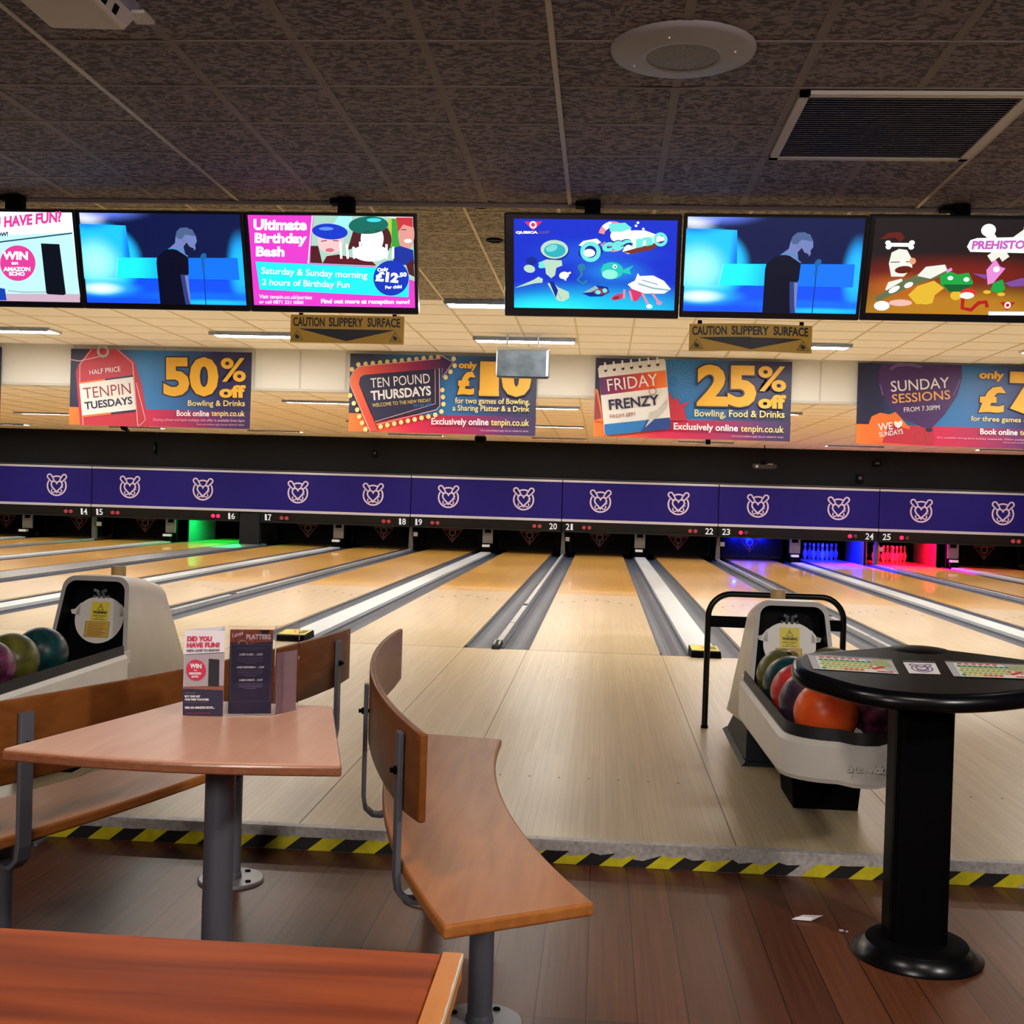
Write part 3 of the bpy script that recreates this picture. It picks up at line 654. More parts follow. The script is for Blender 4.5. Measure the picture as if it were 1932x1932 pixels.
# ------------------------------------------------------------------ banners
yel = M('print_yellow', '#dba52c', .5); yel2 = M('print_pale_yellow', '#e8cf7a', .5); wht = M('print_white', '#e9e6ea', .5); navy = M('print_navy', '#1d1d42', .5)
redp = M('print_red', '#b5263c', .5); redd = M('print_dark_red', '#8f3542', .5); pink = M('print_pink', '#d9a3b0', .5); orange = M('print_orange', '#e2702c', .5); purp = M('print_purple', '#452463', .5); bluep = M('print_blue', '#1f6fb4', .5); cream = M('print_cream', '#dcd9d6', .5)
edge_n = M('print_edge', '#2a2033', .5); grey_p = M('print_grey', '#aaa6a8', .5)
bg = ramp_mat('banner_ground', [(0, '#1b1c40'), (.12, '#1d2148'), (.42, '#2474b4'), (.56, '#2a68a6'), (.82, '#26245a'), (1, '#1c1a44')])
band = ramp_mat('banner_band', [(0, '#e8782c'), (.18, '#e0553a'), (.34, '#cf1f4e'), (.6, '#a01c50'), (.85, '#4a2060'), (1, '#2a1c4c')])
def banner(label, xa, xb, za, zb, q, draw):
    mb = MB(); mb.flat_art = False
    mb.box(xa, xb, 14.20, 14.212, za, zb, bg)
    ar = Art(mb, q, [(xa, 14.2, zb), (xb, 14.2, zb), (xb, 14.2, za), (xa, 14.2, za)], (0, -1, 0), .0007)
    draw(ar)
    return tag(mb.build('promotional_banner'), label, 'banner', 'promotional banners')
def b1(a):
    a.poly([(482, 545), (1752, 590), (1748, 708), (482, 667)], band)
    a.poly([(640, 139), (830, 143), (945, 225), (1000, 400), (1046, 690), (560, 672), (533, 300), (548, 255)], redp)
    a.stroke([(648, 142), (562, 250), (560, 380), (582, 672)], 6, pink); a.stroke([(825, 144), (935, 240), (968, 682)], 6, pink); a.stroke([(960, 380), (1022, 640), (975, 682)], 5, pink)
    a.ring(728, 158, 26, 44, grey_p); a.stroke([(500, 215), (560, 225), (700, 195)], 7, pink)
    a.poly([(555, 374), (938, 325), (940, 345), (557, 392)], orange); a.poly([(740, 350), (938, 325), (940, 345), (742, 370)], navy)
    a.poly([(558, 384), (938, 338), (957, 566), (577, 606)], cream)
    a.poly([(577, 606), (957, 566), (958, 580), (579, 620)], orange); a.poly([(780, 586), (957, 566), (958, 580), (781, 600)], navy)
    a.text('HALF PRICE', (634, 322), (852, 298), 34, wht); a.text('TENPIN', (592, 490), (925, 455), 76, redd); a.text('TUESDAYS', (598, 566), (935, 528), 54, navy, .03)
    a.text('50', (1152, 476), (1537, 479), 277, yel, .045, edge=edge_n); a.text('%', (1553, 375), (1729, 378), 168, yel, .02, edge=edge_n); a.text('off', (1542, 488), (1726, 490), 90, yel, .05, edge=edge_n)
    a.text('Bowling & Drinks', (1323, 556), (1720, 560), 52, yel2, .008); a.text('Book online', (1244, 615), (1470, 619), 42, wht, .02); a.text('tenpin.co.uk', (1487, 628), (1717, 632), 52, yel2, .008)
    a.text('During school and bank holidays this offer is available from 6pm', (1080, 652), (1716, 664), 24, pink); a.text('Terms and conditions apply. See our website for details.', (1382, 682), (1714, 688), 15, pink)
def b2(a):
    a.poly([(596, 528), (1772, 552), (1767, 669), (593, 640)], band)
    bulb = M('print_bulb', '#ecd98a', .5)
    for i in range(12): a.ell(652 + i * 46, 228 - i * 4.5, 14, 15, bulb, n=12)
    for p in ((612, 258), (1255, 190), (1262, 232), (1236, 270), (1206, 305), (1186, 384), (1190, 428), (1194, 472), (1182, 518), (604, 420), (628, 468), (650, 508), (664, 550), (682, 590), (704, 628)): a.ell(p[0], p[1], 14, 15, bulb, n=12)
    for i in range(9): a.ell(800 + i * 43, 612 - i * 9, 14, 15, bulb, n=12)
    arm = ramp_mat('print_arrow', [(0, '#e8682c'), (.12, '#d84838'), (.36, '#8a1f55'), (.52, '#33205a')], 0)
    a.poly([(735, 642), (606, 360), (604, 315), (625, 270), (665, 240), (1172, 190), (1172, 168), (1184, 172), (1252, 212), (1186, 306), (1182, 250), (700, 292), (668, 312), (660, 350), (785, 642)], arm)
    a.stroke([(735, 642), (606, 360), (604, 315), (625, 270), (665, 240), (1172, 190)], 5, pink); a.stroke([(1172, 190), (1172, 168), (1252, 212), (1186, 306), (1184, 248)], 5, pink)
    a.poly([(690, 294), (1140, 254), (1168, 262), (1172, 480), (1150, 502), (768, 584), (660, 345), (668, 308)], navy)
    a.stroke([(1140, 254), (1144, 470), (765, 582)], 4, pink); a.stroke([(1166, 250), (1172, 484), (1150, 508), (775, 600)], 5, pink)
    a.text('TEN POUND', (737, 374), (1110, 342), 60, wht); a.text('THURSDAYS', (740, 452), (1118, 418), 60, wht, .03)
    a.text('WELCOME TO THE NEW FRIDAY', (748, 492), (1118, 458), 22, yel2); a.text('FROM 6PM', (1009, 494), (1122, 484), 20, bluep, .01)
    a.text('only', (1287, 262), (1403, 266), 56, yel, .05, edge=edge_n); a.text('£', (1280, 415), (1393, 417), 148, yel, .05, edge=edge_n)
    a.text('1', (1420, 420), (1540, 422), 214, yel, .07, edge=edge_n); a.text('0', (1556, 424), (1740, 428), 218, yel, .07, edge=edge_n)
    a.poly([(1416, 388), (1542, 391), (1542, 421), (1416, 419)], yel)
    a.text('for two games of Bowling,', (1268, 478), (1733, 484), 46, yel2, .008); a.text('a Sharing Platter & a Drink', (1253, 524), (1733, 530), 46, yel2, .008)
    a.text('Exclusively online', (1121, 612), (1478, 617), 54, wht, .02); a.text('tenpin.co.uk', (1494, 617), (1730, 621), 54, yel2, .008); a.text('Terms and conditions apply. See our website for details.', (1426, 643), (1728, 648), 13, pink)
def b3(a):
    a.poly([(243, 682), (1738, 705), (1730, 853), (240, 820)], band)
    for i in range(26):
        t = 2 * PI * i / 26; a.stroke([(850 + 40 * math.cos(t), 400 + 40 * math.sin(t)), (850 + 150 * math.cos(t), 400 + 150 * math.sin(t))], 3, M('print_light_blue', '#5b8fc0', .5))
    a.poly([(815, 480), (850, 545), (885, 520), (896, 580), (985, 548), (930, 600), (955, 700), (820, 700)], redp)
    a.poly([(255, 458), (275, 470), (300, 600), (312, 715), (243, 700)], orange); a.poly([(248, 560), (262, 480), (300, 680), (245, 700)], redd)
    a.poly([(288, 286), (778, 232), (790, 250), (832, 745), (818, 764), (345, 812), (325, 800), (274, 310)], cream)
    a.poly([(281, 378), (793, 318), (803, 447), (296, 510)], ramp_mat('print_header', [(0, '#3a2160'), (.12, '#8c2252'), (.24, '#d84b3c'), (.36, '#ec7a2c')], 0))
    for i in range(7):
        x = 333 + i * 66.3; y = 322 - i * 7.8; a.ell(x, y, 12, 13, navy, n=12); a.stroke([(x - 2, y - 4), (x - 6, y - 60)], 14, wht)
    a.poly([(322, 730), (824, 676), (832, 745), (818, 764), (345, 812), (328, 800)], bluep); a.poly([(650, 694), (824, 676), (832, 745), (818, 764), (600, 786)], M('print_deep_blue', '#1a3e86', .5))
    a.poly([(632, 754), (668, 690), (672, 640), (735, 620), (806, 530), (803, 575), (760, 640), (705, 690)], M('print_curl', '#b9b6b4', .5)); a.ring(692, 478, 24, 29, redd)
    a.text('FRIDAY', (352, 480), (735, 432), 90, wht); a.text('FRENZY', (362, 622), (745, 580), 78, navy, .025); a.text('FROM 6PM', (368, 686), (560, 666), 30, redd)
    a.text('25', (1027, 592), (1476, 597), 318, yel, .045, edge=edge_n); a.text('%', (1487, 475), (1700, 480), 192, yel, .02, edge=edge_n); a.text('off', (1489, 606), (1697, 609), 106, yel, .05, edge=edge_n)
    a.text('Bowling, Food & Drinks', (1010, 684), (1687, 692), 68, yel2, .008); a.text('Exclusively online', (851, 782), (1336, 796), 66, wht, .02); a.text('tenpin.co.uk', (1358, 797), (1680, 805), 66, yel2, .008); a.text('Terms and conditions apply. See our website for details.', (1290, 824), (1680, 832), 16, pink)
def b4(a):
    a.poly([(524, 805), (2210, 840), (2210, 1010), (520, 972)], band)
    a.poly([(730, 288), (770, 290), (1395, 298), (1398, 420), (1360, 560), (1260, 720), (1140, 850), (1080, 830), (880, 740), (770, 600), (705, 450), (705, 370)], purp)
    a.stroke([(800, 340), (850, 308), (950, 296), (1060, 318)], 26, M('print_lilac', '#6f5590', .5)); a.stroke([(718, 470), (742, 560)], 12, M('print_lilac', '', .5)); a.stroke([(1385, 420), (1330, 560)], 8, M('print_lilac', '', .5))
    a.poly([(620, 820), (650, 740), (720, 708), (800, 722), (850, 700), (905, 760), (985, 850), (920, 968), (740, 962), (660, 915)], orange); a.poly([(740, 962), (800, 800), (985, 850), (920, 968)], redp)
    a.poly([(905, 968), (980, 815), (1060, 825), (1165, 850), (1168, 975)], redp); a.ring(1060, 910, 40, 48, redd); a.ring(1135, 930, 30, 38, redd); a.ell(1132, 850, 32, 18, navy)
    a.text('SUNDAY', (810, 532), (1296, 492), 92, wht, .005); a.text('SESSIONS', (820, 630), (1305, 588), 78, M('print_peach', '#e5a866', .5), .01); a.text('FROM 7.30PM', (920, 702), (1217, 678), 40, wht)
    a.text('WE', (708, 862), (830, 848), 62, wht, .015); a.text('SUNDAYS', (718, 916), (916, 884), 42, wht, .01)
    a.poly([(835, 792), (850, 775), (870, 790), (890, 772), (910, 785), (905, 810), (876, 840), (846, 820)], wht)
    a.text('only', (1538, 432), (1745, 437), 88, yel, .05, edge=edge_n); a.text('£', (1537, 700), (1760, 703), 226, yel, .05, edge=edge_n); a.text('7', (1785, 700), (2110, 708), 350, yel, .07, edge=edge_n)
    a.text('for three games of Bowling', (1475, 784), (2185, 800), 56, yel2, .008); a.text('Book online', (1553, 884), (1862, 890), 50, wht, .02); a.text('tenpin.co.uk', (1882, 902), (2185, 910), 62, yel2, .008)
    a.text('Not available during bank holiday weekends. Other availability restrictions apply', (1197, 925), (2185, 945), 20, pink); a.text('Terms and conditions apply. See our website', (1742, 958), (2185, 966), 15, pink)
banner('banner advertising Tenpin Tuesdays 50% off with a red price tag', -6.605, -4.323, 1.970, 2.907, [(500, 138), (1770, 170), (1748, 708), (482, 667)], b1)
banner('banner advertising Ten Pound Thursdays with a bulb-lit arrow sign', -3.100, -.822, 1.976, 2.921, [(600, 159), (1779, 177), (1767, 669), (593, 640)], b2)
banner('banner advertising Friday Frenzy 25% off with a calendar page', -.122, 2.195, 1.990, 2.930, [(258, 226), (1751, 250), (1730, 853), (240, 820)], b3)
def b4x(a): b4(a)
mb = MB(); mb.box(2.961, 5.27, 14.20, 14.212, 1.985, 2.938, bg)
ar = Art(mb, [(533, 286), (1932, 303), (1932, 995), (520, 972)], [(2.961, 14.2, 2.938), (4.885, 14.2, 2.938), (4.9, 14.2, 1.985), (2.961, 14.2, 1.985)], (0, -1, 0), .0007); b4(ar)
tag(mb.build('promotional_banner'), 'banner advertising Sunday Sessions with a purple heart balloon', 'banner', 'promotional banners')
mb = MB(); mb.box(-9.8, -7.50, 14.20, 14.212, 1.92, 2.907, navy)
tag(mb.build('promotional_banner'), 'dark edge of a banner left of the Tenpin Tuesdays banner', 'banner', 'promotional banners')

# ------------------------------------------------------------------ slippery surface signs
sign_y = M('sign_ochre', '#cf9f2c', .5); sign_b = M('sign_black', '#16161c', .5)
def caution(xa, xb, label, sag):
    mb = MB(); y = 6.93; n = 12
    za, zb = (2.108, 2.266) if sag else (2.112, 2.277)
    t = thing('caution_sign', ((xa + xb) / 2, y, zb), label, 'sign', 'slippery surface signs')
    top = [(xa + (xb - xa) * i / n, y + sag * math.sin(PI * i / n)) for i in range(n + 1)]
    poly = top + [(x, yy + .004) for x, yy in reversed(top)]
    mb.prism(poly, za, zb, sign_y)
    ar = Art(mb, [(322, 768), (1085, 772), (1080, 962), (314, 955)], [(xa, y, zb), (xb, y, zb), (xb, y, za), (xa, y, za)], (0, -1, 0), .0006)
    if sag: 
        base = ar.mp
        def mp2(p):
            v = base(p); u = (v.x - xa) / (xb - xa); v.y += sag * math.sin(PI * min(max(u, 0), 1)) - .0015; return v
        ar.mp = mp2
    for wd, p0, p1 in (('CAUTION', 337, 550), ('SLIPPERY', 578, 810), ('SURFACE', 838, 1058)): ar.text(wd, (p0, 846), (p1, 848), 62, sign_b, .03)
    if sag:
        for i in range(6):
            l0, l1 = 375 + i * 54, 375 + (i + 1) * 54; ar.poly([(l0, 862), (l1, 862), (l1, 862 + 82 * (i + 1) / 6), (l0, 862 + 82 * i / 6)], sign_b)
            r0, r1 = 1025 - i * 54.5, 1025 - (i + 1) * 54.5; ar.poly([(r0, 866), (r1, 866), (r1, 866 + 78 * (i + 1) / 6), (r0, 866 + 78 * i / 6)], sign_b)
    else: ar.poly([(375, 862), (1025, 866), (697, 944)], sign_b)
    for ox, oy in ((0, 0), (660, 5)):
        ar.stroke([(327 + ox, 937 + oy), (401 + ox, 938 + oy), (365 + ox, 874 + oy)], 5, sign_b, True)
        ar.poly([(352 + ox, 928 + oy), (350 + ox, 910 + oy), (358 + ox, 898 + oy), (366 + ox, 905 + oy), (376 + ox, 912 + oy), (380 + ox, 922 + oy), (372 + ox, 930 + oy)], sign_b)
    mb.build('board', t)
    for x in (xa + .06, xb - .06):
        mb = MB(); mb.box(x - .012, x + .012, y + .004, y + .012, zb - .04, 2.289, matte_black); mb.build('hanger', t)
caution(-1.879, -1.196, 'ochre caution slippery surface sign below the birthday screen', 0)
caution(.476, 1.178, 'slightly bowed ochre caution slippery surface sign below a singer screen', -.05)

# ------------------------------------------------------------------ televisions
EB = 1.15
e_ = lambda n, c, k=EB: EM('screen_' + n, c, k)
bezel = M('tv_bezel', '#16151d', .3, coat=.3)
singer = video_mat('screen_video_singer', '#04103e', [
    (.5, .05, 1.4, .33, '#0a48e0', .35), (.10, .50, .29, .44, '#18b8ff', .3), (.10, .46, .22, .34, '#8cf0ff', .8), (.98, .42, .10, .46, '#18a8ff', .7), (.05, 1.0, .17, .17, '#ffffff', .9), (.15, 1.02, .34, .14, '#5a78e8', 1.0),
    (.12, .17, .28, .13, '#22a8ff', .8), (.10, .17, .17, .09, '#d8f8ff', .9), (.7, .10, .6, .07, '#0a60e8', .8), (.8, .03, .4, .05, '#18b0f0', .8)], 1.45)
def tv(label, xs, art, screen_mat, sq, letterbox=None, mount=None):
    """xs = left, right at the top and at the bottom; the set leans its top toward the seats"""
    (xt0, xt1), (xb0, xb1) = xs; zt, zb = TVZ
    t = thing('television', ((xt0 + xt1) / 2, 6.8, zt), label, 'television', 'televisions above the step')
    mb = MB(); tl, tr, br, bl = (xt0, 6.75, zt), (xt1, 6.75, zt), (xb1, 6.92, zb), (xb0, 6.92, zb)
    nn = Vector((0, -(zt - zb), -.17)).normalized()
    back = [Vector(p) - nn * .06 for p in (tl, tr, br, bl)]
    mb.hexa([Vector(p) for p in (tl, tr, br, bl)], back, bezel)
    mb.build('casing', t, bevel=.008)
    A, B, C_, D = [Vector(p) for p in (tl, tr, br, bl)]
    def at(u, v): return A * (1 - u) * (1 - v) + B * u * (1 - v) + C_ * u * v + D * (1 - u) * v + nn * .001
    u0, v0, u1, v1 = letterbox or (.02, .028, .98, .935)
    if letterbox:
        pass
    c = [at(u0, v0), at(u1, v0), at(u1, v1), at(u0, v1)]
    mb = MB(); mb.add(c, [(0, 1, 2, 3)], screen_mat)
    if art:
        ar = Art(mb, sq, c, nn, .0003); art(ar)
    sc = mb.build('screen', t)
    if mount:
        mb = MB(); mb.box(mount - .045, mount + .045, 6.82, 6.90, zt - .05, ZA - .003, matte_black); mb.box(mount - .10, mount - .02, 6.85, 6.93, ZA - .03, ZA - .003, matte_black); mb.build('mount', t)
    return t
def man(a):
    dk = e_('shirt', '#040a2a', .8); sk = e_('skin_blue', '#7d8fd0', .9); sk2 = e_('skin_dim', '#3c4a92', .8); hair = e_('hair', '#5a74a8', .8); mic = e_('mic', '#1a6fb8', .9)
    a.poly([(434, 118), (708, 126), (738, 318), (664, 318), (654, 440), (470, 446)], video_panel)
    blue = e_('wall_blue', '#0b7fd8', 1.0); a.poly([(668, 318), (1365, 318), (1378, 452), (662, 440)], video_blue)
    a.poly([(920, 603), (893, 350), (895, 320), (920, 290), (960, 262), (1030, 262), (1078, 310), (1083, 410), (1070, 440), (1075, 603)], dk)
    a.poly([(1003, 185), (1000, 230), (965, 262), (1010, 270), (1075, 312), (1095, 255), (1110, 275), (1122, 262), (1117, 240), (1128, 220), (1122, 190), (1100, 150), (1060, 138), (1020, 150)], sk)
    a.poly([(1003, 190), (1008, 160), (1030, 138), (1070, 136), (1105, 158), (1125, 190), (1100, 185), (1060, 178), (1040, 205), (1020, 205)], hair)
    a.poly([(1062, 300), (1050, 250), (1068, 225), (1085, 250), (1112, 262), (1108, 285), (1085, 306)], e_('beard', '#141d4c', .8)); a.ell(1052, 218, 9, 14, e_('ear', '#8c7fc8', .9))
    a.poly([(1035, 420), (1080, 420), (1086, 480), (1094, 560), (1095, 603), (1068, 603), (1052, 520)], sk2); a.poly([(1060, 425), (1080, 425), (1094, 560), (1094, 600), (1084, 560)], sk)
    a.stroke([(960, 264), (1030, 262), (1076, 312)], 5, e_('rim_light', '#2ca6e0', .9))
    a.ell(1168, 310, 17, 22, mic, .35); a.stroke([(1163, 330), (1172, 410), (1186, 603)], 5, e_('mic_stand', '#16408c', .8)); a.rect(1158, 350, 1176, 380, mic)
video_panel = video_mat('screen_video_panel', '#1ab4ff', [(.08, .46, .2, .34, '#9af4ff', .9), (.30, .5, .06, .6, '#0a6ae8', .9), (.05, .9, .2, .12, '#0b7ae0', .9)], 1.4)
video_blue = video_mat('screen_video_wall', '#0a6ae0', [(.27, .5, .34, 1.1, '#18e0ff', .9)], 1.35)
def birthday(a):
    mg = e_('magenta', '#e63ccb'); w_ = e_('white', '#ffffff', 1.3); cy = e_('cyan', '#22e8f2', 1.2); bl = e_('badge_blue', '#1034b8'); sk = e_('skin', '#f6c8cc', 1.1); hb = e_('hat_blue', '#1238c8'); hg = e_('hat_green', '#0d6a5c'); hr = e_('hat_red', '#c8323c'); gn = e_('green_bg', '#3aa03c'); hd = e_('hair_dark', '#5a1f28', .9); ck = e_('cake', '#6a1a28', .9)
    a.poly([(468, 88), (1143, 98), (1158, 552), (880, 446), (440, 424)], e_('party_bg', '#a8d0c0'))
    a.poly([(640, 92), (730, 94), (720, 190), (600, 150)], e_('window_cyan', '#9ff0f8', 1.2)); a.poly([(980, 110), (1040, 110), (1060, 330), (960, 310)], gn); a.poly([(960, 96), (1143, 98), (1143, 128)], w_); a.poly([(975, 110), (1000, 110), (1000, 300), (985, 300)], e_('lime', '#b8c83c'))
    a.ell(900, 260, 100, 120, hd); a.poly([(740, 190), (800, 160), (800, 300), (700, 330)], hd)
    a.ell(868, 250, 78, 100, e_('skin_lit', '#fff0f2', 1.3)); a.ell(842, 155, 135, 62, hg, -.05); a.ell(880, 120, 50, 14, e_('hat_shine', '#3fd8e0'))
    a.ell(585, 265, 88, 90, sk); a.ell(580, 200, 122, 55, hb, .08); a.ell(555, 180, 50, 12, e_('hat_shine2', '#5f90ff')); a.poly([(445, 420), (450, 300), (500, 300), (530, 424)], hd)
    a.stroke([(520, 268), (560, 262)], 6, hd); a.stroke([(600, 262), (640, 266)], 6, hd); a.ell(580, 330, 30, 14, e_('mouth', '#c87078')); a.stroke([(815, 205), (850, 198)], 6, hd); a.stroke([(890, 195), (920, 192)], 6, hd)
    a.ell(1100, 220, 55, 110, e_('skin_warm', '#e09a90')); a.poly([(1030, 100), (1143, 100), (1143, 170), (1080, 150), (1045, 200)], hr); a.ell(1112, 265, 26, 14, w_); a.stroke([(1065, 185), (1100, 188)], 6, hd)
    a.poly([(1000, 320), (1060, 300), (1148, 330), (1155, 430), (1020, 440)], e_('shirt_blue', '#16309c'))
    a.poly([(530, 424), (560, 372), (640, 360), (720, 380), (860, 400), (900, 440)], ck); a.ell(860, 350, 120, 60, w_)
    for i in range(9): a.stroke([(660 + i * 44, 390), (652 + i * 45, 270 + (i % 3) * 18)], 15, w_)
    a.poly([(1100, 430), (1150, 390), (1158, 520), (1120, 500)], hd)
    a.poly([(16, 85), (468, 88), (438, 424), (45, 412)], mg); a.stroke([(462, 88), (434, 424)], 7, w_)
    a.poly([(73, 410), (895, 452), (1122, 520), (1118, 665), (102, 608)], cy)
    a.ell(1000, 528, 120, 126, bl)
    for wd, p0, p1, h in (('Ultimate', (58, 190), (425, 192), 78), ('Birthday', (66, 300), (425, 304), 92), ('Bash', (75, 374), (272, 376), 72)): a.text(wd, p0, p1, h, w_, .045)
    a.text('Saturday & Sunday morning', (112, 510), (838, 545), 62, w_, .01); a.text('2 hours of Birthday Fun', (118, 590), (718, 612), 60, w_, .01)
    a.text('Visit tenpin.co.uk/parties', (98, 680), (462, 688), 36, w_, .01); a.text('or call 0871 221 0000', (100, 708), (403, 714), 24, w_, .01); a.text('Find out more at reception now!', (524, 718), (1126, 724), 42, w_, .04)
    a.text('Only', (908, 490), (985, 482), 34, w_, .05); a.text('£12', (892, 550), (1048, 565), 74, w_, .06); a.text('.50', (1050, 522), (1108, 516), 32, w_, .05); a.text('Per child', (962, 606), (1074, 600), 24, w_, .04)
def ocean(a):
    w_ = e_('white', '#ffffff', 1.3); rd = e_('q_red', '#e02c64'); pk = e_('shell_pink', '#e88a9c'); sand = e_('suit', '#b8d8c0'); tq = e_('turquoise', '#6fe8e0', 1.1); dk = e_('deep', '#0a2a9c', .9); gr = e_('shell_grey', '#8fb4bc'); rust = e_('rust', '#8a3a30', .8); or_ = e_('mag_claw', '#d0386c')
    a.poly([(207, 138), (328, 135), (268, 196)], rd); a.ring(266, 158, 14, 24, w_); a.text('QUBICA', (150, 220), (298, 218), 20, w_, .06); a.text('AMF', (300, 218), (378, 216), 20, e_('amf', '#5a4a9c'), .03)
    # life ring, hull, lettering
    a.ring(800, 232, 62, 100, pk, -2.9, 2.6); a.ring(800, 232, 62, 100, w_, -2.4, -1.7, 8); a.ring(800, 232, 62, 100, w_, -.9, -.2, 8); a.ell(855, 220, 75, 52, w_, -.2); a.poly([(770, 150), (880, 140), (925, 175), (860, 200), (780, 200)], tq)
    a.poly([(930, 190), (1010, 190), (1110, 225), (1155, 240), (1060, 305), (900, 345), (860, 330)], w_); a.poly([(860, 332), (1130, 255), (1060, 315), (920, 345)], rust)
    a.poly([(570, 290), (600, 262), (690, 245), (720, 270), (640, 310)], w_)
    a.ell(648, 335, 82, 46, dk, -.15); a.ring(648, 332, 40, 68, tq); a.ell(640, 340, 38, 26, w_)
    a.text('cea', (730, 335), (935, 308), 68, dk, .10, .15); a.text('cea', (730, 335), (935, 308), 62, tq, .06, .15); a.ring(1112, 248, 26, 46, tq); a.text('n', (950, 306), (1068, 282), 58, tq, .06, .1)
    for p in ((965, 140), (952, 160), (1000, 180)): a.ell(p[0], p[1], 9, 8, w_, n=10)
    # plain diver helmet, suit, gloves, fins
    a.ell(410, 325, 96, 66, dk); a.ell(408, 318, 92, 62, sand); a.ell(410, 325, 72, 45, e_('visor', '#2ab8c8', 1.0)); a.ell(390, 310, 40, 22, e_('visor_light', '#7fe0e0', 1.0), -.3)
    a.poly([(355, 385), (455, 390), (460, 425), (420, 440), (410, 490), (385, 510), (350, 480), (345, 430), (300, 440), (305, 405)], sand); a.poly([(300, 405), (330, 400), (350, 440), (310, 445)], tq)
    a.ell(240, 448, 38, 26, sand, .2); a.ell(255, 395, 35, 28, dk); a.ell(470, 490, 32, 24, w_, -.2)
    for i in range(4): a.stroke([(480, 485), (515 - i * 12, 470 + i * 18)], 12, w_)
    a.poly([(140, 578), (270, 520), (300, 500), (330, 515), (325, 540), (275, 545)], sand); a.poly([(360, 545), (395, 535), (430, 570), (500, 600), (505, 640), (465, 665), (425, 660)], sand); a.stroke([(395, 550), (450, 650)], 5, gr); a.poly([(370, 530), (400, 530), (430, 590), (415, 640)], dk)
    # seahorse, puffer fish, mussel, shell crab
    a.stroke([(600, 420), (575, 440), (590, 480), (560, 520), (600, 545), (620, 520)], 16, e_('seahorse', '#2a88b0', .9)); a.ell(588, 435, 26, 24, e_('seahorse', '#2a88b0', .9))
    a.ell(790, 455, 74, 56, e_('fish', '#1fc4b8')); a.ell(775, 480, 52, 32, e_('fish_belly', '#8ff0d8')); a.poly([(860, 450), (935, 418), (905, 450), (915, 480), (865, 470)], e_('fish', '#1fc4b8')); a.ell(808, 428, 14, 14, w_); a.ell(810, 430, 6, 6, dk); a.poly([(730, 410), (760, 420), (740, 440)], e_('fish', '#1fc4b8'))
    a.poly([(590, 608), (680, 552), (760, 565), (770, 600), (720, 628), (640, 630)], dk); a.poly([(592, 606), (680, 555), (700, 575), (650, 600)], gr); a.ell(715, 595, 50, 20, e_('mussel', '#a03c5c', .9), -.1); a.ell(695, 600, 18, 14, tq); a.ell(740, 588, 15, 15, tq)
    a.poly([(892, 545), (940, 520), (960, 470), (972, 490), (1060, 485), (1130, 520), (1175, 575), (1130, 605), (1000, 605), (920, 575)], w_); a.stroke([(960, 540), (1060, 570), (1165, 582)], 12, gr); a.stroke([(985, 515), (1090, 545)], 9, gr)
    a.poly([(905, 570), (990, 600), (960, 650), (930, 660), (910, 620)], or_); a.ell(828, 630, 48, 20, or_, -.3); a.ell(815, 636, 22, 9, rust, -.3)
    for q in (((870, 580), (865, 640)), ((985, 600), (1030, 690)), ((1050, 600), (1095, 665)), ((905, 590), (920, 650))): a.stroke(q, 14, pk)
    a.ell(1032, 692, 20, 14, w_); a.ell(1097, 668, 18, 13, pk)
